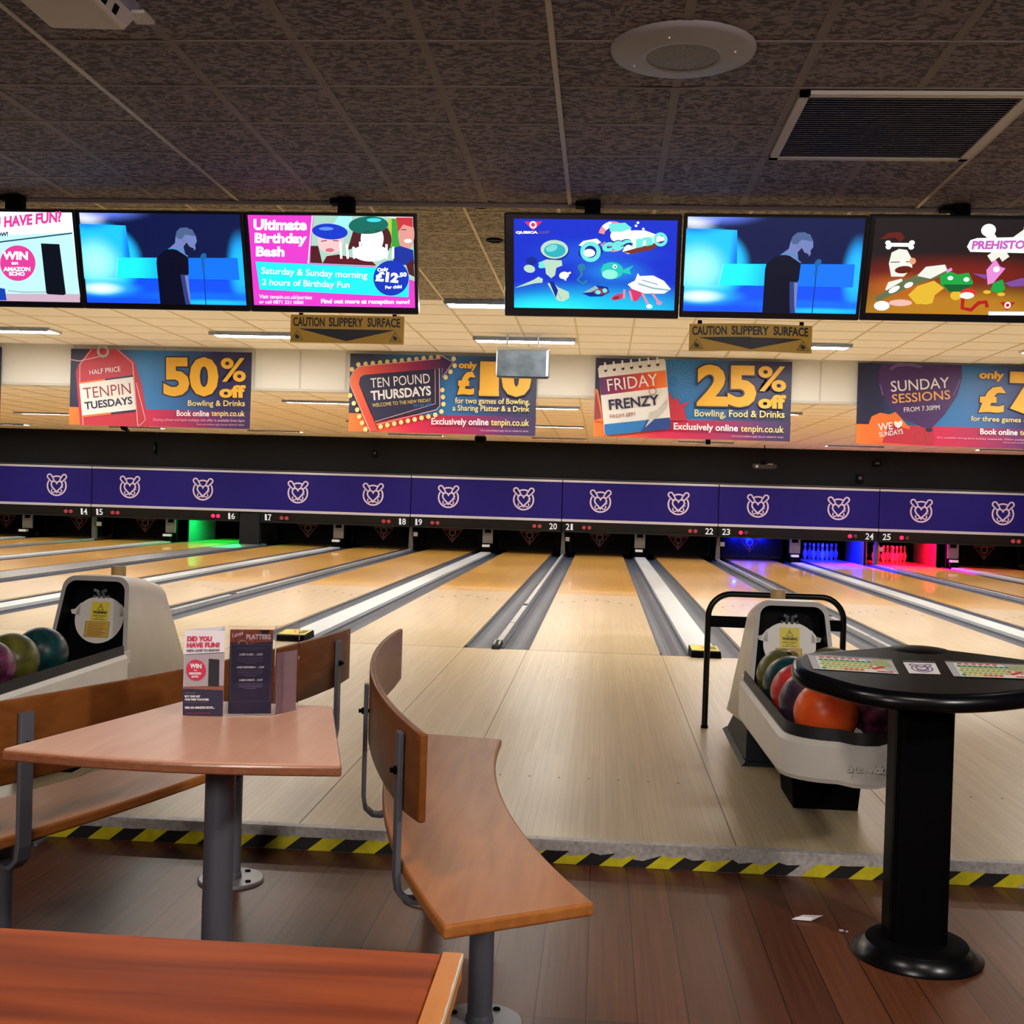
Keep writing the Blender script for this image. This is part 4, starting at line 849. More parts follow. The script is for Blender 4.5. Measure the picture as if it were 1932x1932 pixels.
def stone(a):
    w_ = e_('white', '#ffffff', 1.3); cr = e_('bone', '#e8e8dc'); br = e_('fur', '#6a1c10', .9); gn = e_('dino_green', '#1aa040'); gd = e_('dino_dark', '#0c6a30', .9); yl = e_('dino_yellow', '#e0b430'); pkp = e_('ptero', '#e08ad0'); gy = e_('club', '#6a7a50', .9); rd = e_('snake', '#b01c1c'); dk = e_('dark_red', '#2a0808', .7)
    a.stroke([(1730, 130), (1860, 300)], 46, cr); a.stroke([(1990, 130), (1770, 300)], 46, cr); a.ell(1750, 145, 40, 34, w_); a.ell(1980, 130, 40, 34, w_)
    a.poly([(1655, 200), (1690, 188), (2070, 175), (2070, 268), (1660, 262), (1640, 235)], w_); a.text('PREHISTORIC', (1665, 250), (2060, 242), 48, e_('title', '#c060b8'), .05, .1)
    a.poly([(1155, 200), (1200, 165), (1270, 160), (1295, 190), (1270, 215), (1240, 190)], br)
    a.stroke([(1215, 228), (1325, 228)], 20, w_)
    for p in ((1203, 218), (1206, 240), (1335, 216), (1332, 240)): a.ell(p[0], p[1], 16, 13, w_, n=12)
    a.poly([(1230, 400), (1213, 330), (1225, 270), (1265, 250), (1310, 255), (1338, 300), (1345, 350), (1300, 400)], cr); a.stroke([(1222, 322), (1338, 318)], 4, dk); a.ell(1290, 322, 16, 14, w_); a.ell(1345, 315, 18, 18, e_('nose', '#e09a70')); a.ell(1296, 362, 48, 20, br, -.1)
    a.poly([(1215, 430), (1290, 410), (1310, 470), (1230, 490), (1200, 470)], cr)
    a.poly([(1135, 520), (1300, 420), (1370, 390), (1420, 350), (1530, 332), (1545, 365), (1500, 400), (1380, 440), (1160, 535)], gy); a.poly([(1375, 395), (1420, 345), (1525, 332), (1540, 362), (1450, 410)], cr)
    a.ell(1185, 560, 44, 26, w_); a.ell(1290, 543, 66, 18, e_('shoe', '#e8b8a8')); a.ell(1250, 470, 34, 14, w_, -.5); a.ell(1330, 445, 26, 14, w_, -.4)
    a.poly([(1330, 500), (1380, 450), (1470, 420), (1530, 460), (1480, 500), (1470, 545), (1380, 550)], yl); a.ell(1430, 535, 40, 16, yl); a.ell(1600, 500, 32, 26, yl)
    a.poly([(1500, 400), (1545, 365), (1600, 385), (1660, 375), (1690, 430), (1650, 480), (1560, 480), (1510, 440)], gn); a.poly([(1520, 440), (1690, 440), (1640, 478), (1560, 480)], gd); a.ell(1560, 405, 16, 11, w_); a.ell(1650, 412, 16, 12, w_); a.stroke([(1535, 370), (1565, 355)], 16, pkp)
    a.stroke([(1640, 500), (1640, 570), (1690, 580), (1730, 540), (1770, 535), (1780, 565)], 22, rd); a.ell(1665, 485, 42, 24, e_('cap_red', '#d82c2c')); a.ell(1660, 500, 40, 18, w_)
    a.poly([(1770, 440), (1755, 360), (1800, 300), (1830, 340), (1860, 350), (1830, 390), (1800, 430)], pkp); a.poly([(1680, 378), (1760, 385), (1755, 410)], e_('wing', '#7a4a98')); a.ell(1810, 355, 18, 16, w_); a.poly([(1800, 430), (1850, 410), (1870, 460), (1840, 490), (1790, 470)], gn); a.poly([(1860, 430), (1960, 400), (2050, 440), (1900, 450)], e_('wing', '#7a4a98')); a.ell(1770, 480, 22, 10, yl); a.ell(1850, 492, 22, 10, yl)
    a.poly([(1848, 535), (1935, 535), (1892, 582)], rd); a.ring(1892, 552, 10, 18, w_); a.rect(1790, 588, 2000, 608, w_)
def fun(a):
    pk = e_('fun_pink', '#e23c98'); bk = e_('speaker_black', '#0a1424', .7); w_ = e_('white', '#ffffff', 1.3); tl = e_('teal_line', '#0c4a6c', .9)
    a.poly([(-540, 420), (-540, 235), (415, 178), (470, 560), (-480, 560)], e_('room_tint', '#bfeef4', 1.15)); a.poly([(-480, 592), (-480, 560), (270, 545), (468, 545), (470, 595)], e_('table_pink', '#d8b8cc', 1.0)); a.poly([(-540, 420), (10, 520), (20, 590), (-480, 592)], e_('blue_edge', '#1440b0'))
    a.stroke([(-540, 335), (0, 238), (415, 182)], 8, tl)
    a.text('DID YOU HAVE FUN?', (-300, 190), (355, 118), 66, pk, .045, .15); a.text("WE'D LOVE TO KNOW!", (-330, 240), (30, 205), 26, tl, .05, .1)
    a.ell(88, 365, 108, 106, pk); a.text('WIN', (-5, 345), (150, 345), 50, w_, .05); a.text('an', (50, 374), (90, 374), 16, w_, .04); a.text('AMAZON', (0, 414), (165, 412), 26, w_, .05); a.text('ECHO', (36, 440), (132, 440), 24, w_, .05)
    a.poly([(228, 245), (340, 248), (384, 545), (370, 552), (275, 548), (264, 540)], bk); a.stroke([(30, 530), (120, 538), (265, 535)], 4, e_('cable', '#7a8a94'))
TVZ = (2.84, 2.287)
tv('television showing a pink have fun message, cut by the photo edge', ((-4.142, -3.138), (-4.152, -3.145)), fun, e_('paper_white', '#f4fbff', 1.25), [(-540, 66), (410, 62), (470, 595), (-480, 592)], mount=-3.557)
tv('television showing a singer at a microphone, next to the birthday screen', ((-3.133, -2.131), (-3.141, -2.122)), man, singer, [(432, 52), (1375, 58), (1420, 608), (490, 592)])
tv('television showing a pink Ultimate Birthday Bash advert', ((-2.124, -1.115), (-2.118, -1.111)), birthday, e_('magenta', '#e63ccb'), [(15, 85), (1143, 98), (1162, 745), (60, 722)], letterbox=(.022, .03, .982, .93), mount=-1.544)
TVZ = (2.853, 2.290)
ocean_bg = video_mat('screen_video_ocean', '#0a2cc8', [(.5, -.05, 1.0, .42, '#10c8f0', .8), (.2, -.05, .5, .25, '#28f0ff', .9), (.5, .62, .5, .22, '#1450d8', .9), (.62, .42, .3, .18, '#1684e0', 1.0)], 1.15)
tv('television showing an underwater Oceano game picture', ((-.607, .405), (-.600, .409)), ocean, ocean_bg, [(137, 118), (1228, 125), (1195, 720), (135, 712)], letterbox=(.055, .055, .975, .915), mount=-.104)
TVZ = (2.860, 2.300)
tv('television showing a singer at a microphone, next to the underwater game screen', ((.416, 1.441), (.414, 1.436)), man, singer, [(432, 52), (1375, 58), (1420, 608), (490, 592)])
TVZ = (2.868, 2.302)
cave_bg = video_mat('screen_video_cave', '#1a1014', [(.5, .0, 1.0, .45, '#b87c1c', .7), (.5, .42, 1.0, .26, '#7a1c10', .9), (.2, .28, .4, .2, '#c0601c', 1.0)], 1.1)
tv('television showing a prehistoric bowling game with a green dinosaur', ((1.448, 2.46), (1.439, 2.45)), stone, cave_bg, [(1130, 85), (2085, 85), (2065, 612), (1095, 600)], letterbox=(.03, .03, .97, .925), mount=1.966)

# ------------------------------------------------------------------ hanging lamp box and small fittings near the ceiling
t = thing('hanging_monitor', (-.875, 12.5, 2.85), 'small silver framed monitor hanging in front of the Ten Pound Thursdays banner', 'monitor')
sil = M('silver_frame', '#b9c0c8', .25, metal=.7)
mb = MB(); mb.hexa([(-1.150, 12.46, 2.49), (-.592, 12.46, 2.49), (-.610, 12.60, 2.50), (-1.130, 12.60, 2.50)], [(-1.160, 12.42, 2.80), (-.594, 12.42, 2.80), (-.620, 12.60, 2.84), (-1.140, 12.60, 2.84)], M('monitor_case', '#4c5360', .3, metal=.5)); mb.build('case', t, bevel=.02, seg=3)
mb = MB(); mb.hexa([(-1.152, 12.42, 2.765), (-.60, 12.42, 2.765), (-.60, 12.46, 2.765), (-1.152, 12.46, 2.765)], [(-1.152, 12.40, 2.815), (-.60, 12.40, 2.815), (-.60, 12.46, 2.815), (-1.152, 12.46, 2.815)], M('silver_bright', '#eef2f4', .2)); mb.box(-.625, -.60, 12.40, 12.44, 2.51, 2.78, sil); mb.box(-1.152, -1.14, 12.40, 12.44, 2.51, 2.78, sil); mb.build('frame', t)
gl = M('monitor_glass', '#7f92a6', .3, metal=.25, bump=.15, bscale=4, mottle=.55)  # bluish reflections are put into the mottled glass colour
mb = MB(); mb.add([(-1.138, 12.418, 2.505), (-.626, 12.418, 2.505), (-.626, 12.398, 2.768), (-1.138, 12.398, 2.768)], [(0, 1, 2, 3)], gl); mb.build('glass', t)
mb = MB()
for x in (-1.05, -.72): mb.box(x - .01, x + .01, 12.52, 12.54, 2.83, ZA, sil)
mb.build('hanger', t)
def dome(x, y, label):
    t = thing('dome_camera', (x, y, ZB), label, 'camera', None)
    mb = MB(); mb.lathe(x, y, [(.09, ZB), (.09, ZB - .05), (.07, ZB - .06)], M('dome_grey', '#bdb7ac', .5), n=20); mb.build('mount', t)
    mb = MB(); mb.lathe(x, y, [(.115, ZB - .06), (.115, ZB - .16), (.10, ZB - .20), (.05, ZB - .235), (.003, ZB - .245)], black, n=24); mb.build('housing', t)
dome(-2.393, 22.96, 'black dome camera hanging below the Ten Pound Thursdays banner')
mb = MB(); mb.box(1.93, 2.02, 22.6, 22.7, ZB - .11, ZB, black); tag(mb.build('ceiling_sensor'), 'small black sensor on the lower ceiling below the Friday Frenzy banner', 'sensor')
mb = MB(); mb.hexa([(-9.75, 23.3, ZB - .09), (-9.62, 23.3, ZB - .13), (-9.60, 23.4, ZB - .13), (-9.73, 23.4, ZB - .09)], [(-9.78, 23.3, ZB), (-9.68, 23.3, ZB), (-9.68, 23.4, ZB), (-9.78, 23.4, ZB)], black); tag(mb.build('ceiling_sensor'), 'small black sensor on the lower ceiling below the Tenpin Tuesdays banner', 'sensor')
t = thing('hanging_projector', (3.3, 24.6, ZB), 'black projector hanging on a pole before the dark wall over lane 23', 'projector')
mb = MB(); mb.tube([(3.3, 24.6, ZB), (3.3, 24.6, 2.10)], .012, black); mb.build('pole', t)
mb = MB(); mb.hexa([(3.06, 24.5, 1.98), (3.54, 24.5, 1.98), (3.50, 24.8, 1.98), (3.10, 24.8, 1.98)], [(3.04, 24.48, 2.06), (3.56, 24.48, 2.06), (3.5, 24.8, 2.08), (3.1, 24.8, 2.08)], M('projector_black', '#1d2126', .3)); mb.box(3.2, 3.34, 24.55, 24.65, 2.06, 2.15, black); mb.build('body', t, bevel=.03, seg=3)
mb = MB(); mb.lathe(0, 0, [(.03, 0), (.03, .01)], sil, n=12); 
for i, v in enumerate(mb.v): mb.v[i] = (3.14 + v[0], 24.48 - v[2], 2.02 + v[1])
mb.box(3.36, 3.46, 24.47, 24.49, 2.065, 2.08, sil); mb.build('lens', t)
for (x, z, sx, sz), lb in (((-5.03, 2.11, .05, .07), 'small dark box on the far wall above lane 18'), ((5.85, 2.19, .09, .06), 'small dark box on the far wall above the number 24'), ((5.5, 1.86, .07, .09), 'small dark box low on the far wall above lane 24'), ((-10.02, 2.09, .02, .14), 'thin dark conduit on the far wall above lane 15')):
    mb = MB(); mb.box(x - sx, x + sx, 25.82, 25.9, z - sz, z + sz, black); mb.box(x - sx * .4, x + sx * .5, 25.80, 25.83, z - sz * .2, z + sz * .5, M('box_grey', '#454a52', .4)); tag(mb.build('wall_box'), lb, 'wall box')

# ------------------------------------------------------------------ ball returns
hood_w = M('hood_white', '#e4e0d6', .38, bump=.06, bscale=8, mottle=.04); hood_grey = M('hood_rim', '#a3a09c', .4)
wood_knob = M('wooden_peg', '#b0905a', .6)
rub = M('tray_liner', '#121315', .6); base_g = M('base_grey', '#22262a', .5, spec=.09)
def ball_return(loc, label):
    cx, cy, cz = loc
    t = thing('ball_return', loc, label, 'ball return')
    def sec(hb, ht, yb, yt, zb, zt, r, n=6, ins=0.0):
        """outline of the hood at one depth: bottom half width, top half width, rounded top corners"""
        P = [(-hb, yb, zb)]
        L_ = Vector((-ht - (ht - hb) * r / (zt - zb) * 0, zt))
        for s_, rng in ((-1, range(n + 1)), (1, range(n, -1, -1))):
            for i in rng:
                a = PI / 2 * i / n; x = s_ * (ht - r + r * math.cos(a)); z = zt - r + r * math.sin(a)
                f = (z - zb) / (zt - zb); P.append((x, yb + (yt - yb) * f, z))
        P.append((hb, yb, zb))
        return [(cx + x, y, z) for x, y, z in P]
    # shell: outer skin from the front rim to the slanting back
    f0 = sec(.212, .165, 5.355, 5.500, .24, .790, .06); f1 = sec(.212, .158, 5.390, 5.540, .24, .795, .07)
    m1 = sec(.208, .145, 5.760, 5.800, .20, .765, .075); m2 = sec(.204, .135, 6.190, 6.040, .16, .725, .08); b0 = sec(.19, .115, 6.340, 6.120, .14, .62, .08)
    i0 = sec(.192, .146, 5.353, 5.492, .24, .768, .05); i1 = sec(.185, .138, 5.500, 5.590, .24, .75, .05)
    mb = MB(); mb.rings([f0, f1, m1, m2, b0], hood_w, True, False, True); mb.rings([i0, f0], hood_grey, False, False, False); mb.build('hood', t)
    mb = MB(); mb.rings([i0, i1], black, False, False, True); mb.build('hood_mouth', t)
    # round white stop plate with two ears
    yp = 5.540; zc = .585; P = []
    for i in range(40):
        a = 2 * PI * i / 40; r = .118 * (1.0 if math.sin(a) < .55 else 1.0 - .12 * (math.sin(a) - .55) / .45); x = r * 1.02 * math.cos(a); z = r * math.sin(a)
        P.append((x, z))
    mb = MB(); mb.hexa([(cx + x, yp - .006 + .26 * (z), zc + z) for x, z in P], [(cx + x, yp + .26 * z, zc + z) for x, z in P], white_pl)
    for s_ in (-1, 1):
        Q = [(s_ * .10, .01), (s_ * .14, .018), (s_ * .146, .036), (s_ * .125, .040), (s_ * .10, .07)]
        mb.hexa([(cx + x, yp - .006 + .26 * z, zc + z) for x, z in Q], [(cx + x, yp + .26 * z, zc + z) for x, z in Q], white_pl)
    pl = mb.build('stop_plate', t)
    mb = MB()
    for s_ in (-1, 1): mb.tube([(cx + s_ * .012, yp + .02, zc + .10), (cx + s_ * .012, yp + .0, zc + .13), (cx + s_ * .03, yp + .0, zc + .135)], .009, M('hinge_grey', '#5d6066', .35), 8); mb.ball((cx + s_ * .035, yp + .014, zc + .104), .007, M('hinge_grey', '', .35), 8, 6)
    mb.build('hinge', pl)
    def sheet(x0, x1, z0, z1, mat, off): 
        y = lambda z: yp - .006 - off + .26 * (z - zc)
        mb = MB(); c = [(cx + x0, y(z1), z1), (cx + x1, y(z1), z1), (cx + x1, y(z0), z0), (cx + x0, y(z0), z0)]
        mb.add(c, [(0, 1, 2, 3)], mat); return mb, Art(mb, [(0, 0), (100, 0), (100, 100), (0, 100)], c, (0, -1, .26), .0004)
    mb, ar = sheet(-.044, .046, zc - .012, zc + .078, yellow_label, .0012)
    ar.stroke([(50, 12), (33, 42), (67, 42)], 5, sign_b, True); ar.stroke([(50, 22), (50, 33)], 4, sign_b)
    ar.text('WARNING', (12, 64), (88, 64), 16, sign_b, .05); ar.text('KEEP HANDS', (14, 78), (86, 78), 8, sign_b); ar.text('OUT TO', (30, 88), (70, 88), 7, sign_b); ar.text('AVOID INJURY', (12, 98), (88, 98), 7, sign_b)
    mb.build('warning_label', pl)
    mb, ar = sheet(-.064, .056, zc - .090, zc - .014, M('label_old_yellow', '#c9a93e', .5), .0024)
    ar.stroke([(2, 3), (98, 3), (98, 97), (2, 97)], 3, M('label_rust', '#a8542c', .5), True)
    for i in range(9): ar.rect(12, 14 + i * 9, 88 - (i % 3) * 8, 16.5 + i * 9, M('label_rust', '', .5))
    mb.build('notice_label', pl)
    mb = MB(); mb.lathe(cx - .02, 5.800, [(.036, .755), (.036, .815), (.033, .82)], wood_knob, n=20); mb.build('peg', t)
    # base with toe flange
    mb = MB(); mb.hexa([(cx - .172, 5.63, 0), (cx + .172, 5.63, 0), (cx + .172, 6.5, 0), (cx - .172, 6.5, 0)], [(cx - .165, 5.64, .26), (cx + .165, 5.64, .26), (cx + .16, 6.1, .2), (cx - .16, 6.1, .2)], base_g)
    mb.hexa([(cx - .195, 5.60, 0), (cx + .195, 5.60, 0), (cx + .19, 6.52, 0), (cx - .19, 6.52, 0)], [(cx - .175, 5.61, .018), (cx + .175, 5.61, .018), (cx + .17, 6.5, .018), (cx - .17, 6.5, .018)], base_g); mb.build('base', t)
    # tray: white outer band with rounded front, black liner inside
    def plan(d, y1=5.27):
        h = .255 - d; yf = 3.90 + d; r = .17 - d * .5; P = [(-h, y1)]
        for i in range(9): a = PI / 2 * i / 8; P.append((-h + r - r * math.cos(a), yf + .055 + r - r * math.sin(a)))
        for x in (-.04, 0, .04): P.append((x, yf + .055 - .055 * (1 - (abs(x) / .1) ** 2)))
        for i in range(8, -1, -1): a = PI / 2 * i / 8; P.append((h - r + r * math.cos(a), yf + .055 + r - r * math.sin(a)))
        P.append((h, y1)); return P
    def band(d0, z0a, z0b, d1, z1a, z1b, mat, th=.006):
        """wall following the plan; z..a at the front, z..b at the hood"""
        A, B = plan(d0), plan(d1); g = lambda y, a, b: a + (b - a) * (y - 3.9) / 1.52
        bo = [(cx + x, y, g(y, z0a, z0b)) for x, y in A]; to = [(cx + x, y, g(y, z1a, z1b)) for x, y in B]
        Ai, Bi = plan(d0 + th), plan(d1 + th); bi = [(cx + x, y, g(y, z0a, z0b)) for x, y in Ai]; ti = [(cx + x, y, g(y, z1a, z1b)) for x, y in Bi]
        n = len(A); seg = [(i, i + 1, n + i + 1, n + i) for i in range(n - 1)]
        for lo, hi in ((bo, to), (ti, bi), (to, ti), (bi, bo)): mb.add(lo + hi, seg, mat, True)
    mb = MB(); band(.006, .315, .28, .0, .330, .295, hood_w); band(.0, .330, .295, .0, .435, .437, hood_w); band(.0, .435, .437, .012, .452, .454, hood_w)
    # raised maker's lettering on the front
    ar = Art(mb, [(0, 0), (100, 0), (100, 100), (0, 100)], [(cx - .070, 3.893, .398), (cx + .054, 3.893, .398), (cx + .054, 3.893, .368), (cx - .070, 3.893, .368)], (0, -1, 0), .0015)
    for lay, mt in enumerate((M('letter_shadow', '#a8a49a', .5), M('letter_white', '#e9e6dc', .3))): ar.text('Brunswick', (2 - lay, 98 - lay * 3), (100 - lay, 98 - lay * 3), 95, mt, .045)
    mb.build('tray_shell', t)
    mb = MB(); band(.014, .40, .40, .020, .492, .494, rub)
    A = plan(.02); n = len(A); g = lambda y: .412 + (.385 - .412) * (y - 3.9) / 1.52
    mb.add([(cx + x, y, g(y)) for x, y in A], [list(range(n))], rub); mb.add([(cx + x, y, g(y) - .06) for x, y in plan(.02)], [list(range(n))], rub)
    mb.build('tray_liner', t)
    for s_ in (-1, 1):
        mb = MB(); mb.box(cx + s_ * .231 - .005, cx + s_ * .231 + .005, 4.9, 5.35, .40, .465, white_pl); mb.build('side_rail', t, bevel=.004)
    mb = MB(); mb.hexa([(cx - .07, 4.867, 0), (cx + .187, 4.867, 0), (cx + .187, 5.2, 0), (cx - .07, 5.2, 0)], [(cx - .105, 4.85, .36), (cx + .215, 4.85, .36), (cx + .215, 5.2, .36), (cx - .105, 5.2, .36)], matte_black); mb.build('pedestal', t)
    return t
XR, XL = .885, -2.40
ball_return((XR, 5.2, 0), 'white ball return holding the orange bowling ball, behind the black score console')
ball_return((XL, 5.2, 0), 'white ball return behind the wooden bench backrest, with a whole round plate in its mouth')
t = thing('guard_rail', (.96, 6.5, 0), 'black bent tube rail standing around the ball return beside the orange ball', 'rail')
P = [(.598, 6.518, 0), (.600, 6.518, .60)] + [(.600 + .125 * (1 - math.cos(a)), 6.518, .612 + .125 * math.sin(a)) for a in [PI / 2 * i / 8 for i in range(9)]] + [(1.326 - .125 * (1 - math.cos(a)), 6.518, .612 + .125 * math.sin(a)) for a in [PI / 2 * i / 8 for i in range(8, -1, -1)]] + [(1.326, 6.518, .60), (1.328, 6.518, 0)]
mb = MB(); mb.tube(P, .0165, black_gloss, 12); mb.build('tube', t)
for x0, x1 in ((.60, 1.326),):
    mb = MB(); mb.box(x0, x1, 6.505, 6.53, .555, .615, black); mb.build('cross_bracket', t)
for x in (.598, 1.328):
    mb = MB(); mb.lathe(x, 6.518, [(.02, 0), (.02, .012), (.0165, .016)], black, n=14); mb.build('foot', t)

# bowling balls
def ball_mat(name, c1, c2, sc=9):
    m, nt, b = base_mat(name); N = nt.nodes.new; L = nt.links.new
    tc = N('ShaderNodeTexCoord'); n = N('ShaderNodeTexNoise'); n.inputs['Scale'].default_value = sc; n.inputs['Detail'].default_value = 6; n.inputs['Distortion'].default_value = 1.5
    r = N('ShaderNodeValToRGB'); e = r.color_ramp.elements; e[0].position = .35; e[0].color = lin(c1); e[1].position = .68; e[1].color = lin(c2)
    L(tc.outputs['Object'], n.inputs['Vector']); L(n.outputs['Fac'], r.inputs['Fac']); L(r.outputs['Color'], b.inputs['Base Color'])
    b.inputs['Roughness'].default_value = .34; b.inputs['Specular IOR Level'].default_value = .3
    return m
def bowl(x, y, z, mat, label, holes):
    t = thing('bowling_ball', (x, y, z), label, 'bowling ball', 'bowling balls on the returns')
    mb = MB(); mb.ball((x, y, z), .108, mat, 48, 32); mb.build('sphere', t)
    h = Vector(holes).normalized(); a = h.orthogonal().normalized(); b = h.cross(a)
    for dx, dy, r in ((0, .03, .0125), (.024, -.012, .0115), (-.024, -.012, .0115)):
        c = Vector((x, y, z)) + (h * .108 + a * dx + b * dy).normalized() * .1083
        nn = (c - Vector((x, y, z))).normalized(); p = nn.orthogonal().normalized(); q = nn.cross(p)
        mb = MB(); mb.add([c + r * (math.cos(2 * PI * i / 16) * p + math.sin(2 * PI * i / 16) * q) for i in range(16)], [list(range(16))], M('finger_hole', '#0c0a0a', .8)); mb.build('finger_hole', t)
B_OR, B_PU, B_RD, B_TL, B_OL, B_MA = ball_mat('ball_orange', '#d9481c', '#f26a26', 5), ball_mat('ball_plum', '#2e2030', '#4a3346'), ball_mat('ball_red', '#b32a2c', '#cf3d36'), ball_mat('ball_teal', '#0d2c2e', '#17474a'), ball_mat('ball_olive', '#4a4a1c', '#6d6a2c', 7), ball_mat('ball_maroon', '#341426', '#7a3a58', 14)
zb = .522
bowl(XR - .10, 4.10, zb, B_OR, 'orange bowling ball at the front of the ball return tray', (.2, .3, 1))
bowl(XR - .118, 4.32, zb, B_PU, 'dark plum bowling ball behind the orange ball', (.5, .5, 1))
bowl(XR - .116, 4.54, zb, B_RD, 'red bowling ball between the plum and teal balls', (.6, .5, 1))
bowl(XR - .115, 4.76, zb, B_TL, 'teal bowling ball between the red ball and the olive ball', (.6, .5, 1))
bowl(XR - .112, 4.98, zb, B_OL, 'olive bowling ball nearest the warning plate behind the console', (.25, -.2, 1))
bowl(XR + .118, 4.13, zb, B_MA, 'speckled maroon bowling ball beside the console pillar', (.6, .5, 1))
bowl(XR + .118, 4.36, zb, B_OL, 'olive bowling ball between the orange and maroon balls', (.6, .5, 1))
bowl(XR + .112, 5.13, zb, B_OL, 'olive bowling ball peeping over the far edge of the console', (.6, .5, 1))
bowl(XL + .10, 4.74, zb, B_TL, 'teal bowling ball nearest the round plate, behind the wooden bench', (-.6, .5, 1))
bowl(XL + .085, 4.52, zb, B_OL, 'olive bowling ball next to a teal ball, behind the wooden bench', (-.9, .5, .6))
bowl(XL + .10, 4.30, zb, B_MA, 'speckled maroon bowling ball cut by the photo edge behind the bench', (-.6, .5, 1))

# ------------------------------------------------------------------ score console
t = thing('score_console', (.962, 3.53, FZ), 'black scoring console with two coloured keypads on a pillar', 'console')
OUT = smooth_closed([(.585, 3.60), (.60, 3.69), (.637, 3.755), (.73, 3.80), (.87, 3.862), (.955, 3.903), (1.02, 3.922), (1.065, 3.905), (1.115, 3.878), (1.25, 3.825), (1.35, 3.775), (1.398, 3.70), (1.405, 3.62), (1.385, 3.54), (1.33, 3.475), (1.2, 3.40), (1.08, 3.350), (.955, 3.325), (.84, 3.335), (.774, 3.357), (.709, 3.397), (.624, 3.495), (.592, 3.548)], 4)
ctr = Vector((.99, 3.6))
top = lambda y: .705 + .13 * (y - 3.25)
def ring_at(sc, dz):
    R = []
    for i, p in enumerate(OUT):
        a, b = Vector(OUT[i - 1]), Vector(OUT[(i + 1) % len(OUT)]); tn = (b - a).normalized(); nrm = Vector((-tn.y, tn.x))
        if nrm.dot(Vector(p) - ctr) < 0: nrm = -nrm
        q = Vector(p) - nrm * sc; R.append((q.x, q.y, top(q.y) + dz))
    return R
mb = MB(); mb.rings([ring_at(.05, -.050), ring_at(.012, -.049), ring_at(.002, -.040), ring_at(0, -.026), ring_at(.004, -.012), ring_at(.014, -.003), ring_at(.028, 0)], black_gloss, True, True, False); R_ = ring_at(.028, 0); mb.add(R_, [list(range(len(R_)))], matte_top)
# low rounded hump at the far edge
hp = []
for j in range(7):
    r = .075 * (1 - j / 6.0); z = .006 * (1 - (1 - j / 6.0) ** 2)
    hp.append([(1.02 + r * 1.25 * math.cos(2 * PI * i / 28), 3.845 + r * .75 * math.sin(2 * PI * i / 28), top(3.845 + r * .75 * math.sin(2 * PI * i / 28)) + z) for i in range(28)])
mb.rings(hp, matte_top, True, False, False); mb.build('console_top', t)
kp_l = M('keypad_silver', '#b8b6ba', .6, spec=.15); kp_w = M('keypad_white', '#e6e4e0', .6, spec=.15)
k_gr = M('key_green', '#3c9a5c', .6, spec=.15); k_yg = M('key_lime', '#b9c45c', .6, spec=.15); k_rd = M('key_red', '#d9452c', .6, spec=.15); k_or = M('key_orange', '#e0743c', .6, spec=.15); k_ye = M('key_yellow', '#d8d25a', .6, spec=.15)
def onp(x, y, d=.0012): return (x, y, top(y) + d)
def keypad(c, name):
    mb = MB(); cc = [onp(*p) for p in c]; mb.add(cc, [(0, 1, 2, 3)], kp_l)
    ar = Art(mb, [(0, 0), (100, 0), (100, 60), (0, 60)], cc, (0, -.13, 1), .0003)
    ar.poly([(9, 4), (66, 4), (80, 40), (99, 58), (99, 60), (9, 60)], kp_w)
    ar.step = 0
    for i in range(6): ar.ell(16 + i * 8.4, 7, 3.3, 3, k_rd, n=10)
    for r_ in range(5):
        for i in range(10 if r_ < 4 else 8):
            m = k_gr if r_ == 0 or (i == 0 and r_ == 4) else (k_yg if r_ < 4 and not (i > 8 and r_ > 1) else (k_ye if i < 4 else k_or))
            ar.k = 2; ar.ell(14 + i * 6.3 + (r_ % 2) * 2.4, 17 + r_ * 9, 3.15, 4.3, m, n=10); ar.k = 3; ar.ell(14 + i * 6.3 + (r_ % 2) * 2.4, 17.4 + r_ * 9, .8, 1.2, sign_b, n=6)
    ar.k = 4
    for i in range(3): ar.ell(76 + i * 3.6, 40 - i * 3 + 3, 3.2, 4, k_rd, n=10)
    for i in range(4): ar.ell(78 + i * 4.6, 55, 2.8, 3, k_rd if i % 2 else k_or, n=10)
    for r_ in range(4):
        for i in range(3): ar.ell(78 + i * 6.4 + r_ * 1.2, 9 + r_ * 7, 2.8, 2.8, k_yg, n=10)
    ar.stroke([(-1, -1.5), (101, -1.5)], 2.2, M('keypad_edge', '#55585f', .3))
    mb.build('keypad', t)
keypad([(.650, 3.715), (.900, 3.695), (.884, 3.537), (.640, 3.557)], 'a'); keypad([(1.061, 3.700), (1.310, 3.697), (1.280, 3.543), (1.041, 3.537)], 'b')
mb = MB(); cc = [onp(*p) for p in ((.929, 3.675), (1.026, 3.678), (1.008, 3.552), (.917, 3.550))]; mb.add(cc, [(0, 1, 2, 3)], kp_w)
ar = Art(mb, [(0, 0), (100, 0), (100, 100), (0, 100)], cc, (0, -.13, 1), .0003); sv, logo_w = logo_w, M('logo_violet', '#6a3a86', .5); logo(ar, 50, 54, 32); logo_w = sv
ar.stroke([(0, -2), (100, -2)], 4, M('keypad_edge', '', .3)); mb.build('badge', t)
mb = MB(); N_ = 44; prof = []
for i in range(N_):
    a = 2 * PI * i / N_; c_, s_ = math.cos(a), math.sin(a); e = .28; x = .084 * math.copysign(abs(c_) ** e, c_); y = .07 * math.copysign(abs(s_) ** e, s_)
    k = 1 - (.012 if i % 4 == 0 else 0); prof.append((x * k, y * k))
mb.rings([[(.962 + x, 3.575 + y, z) for x, y in prof] for z in (FZ + .02, .69)], black, False); mb.build('pillar', t)
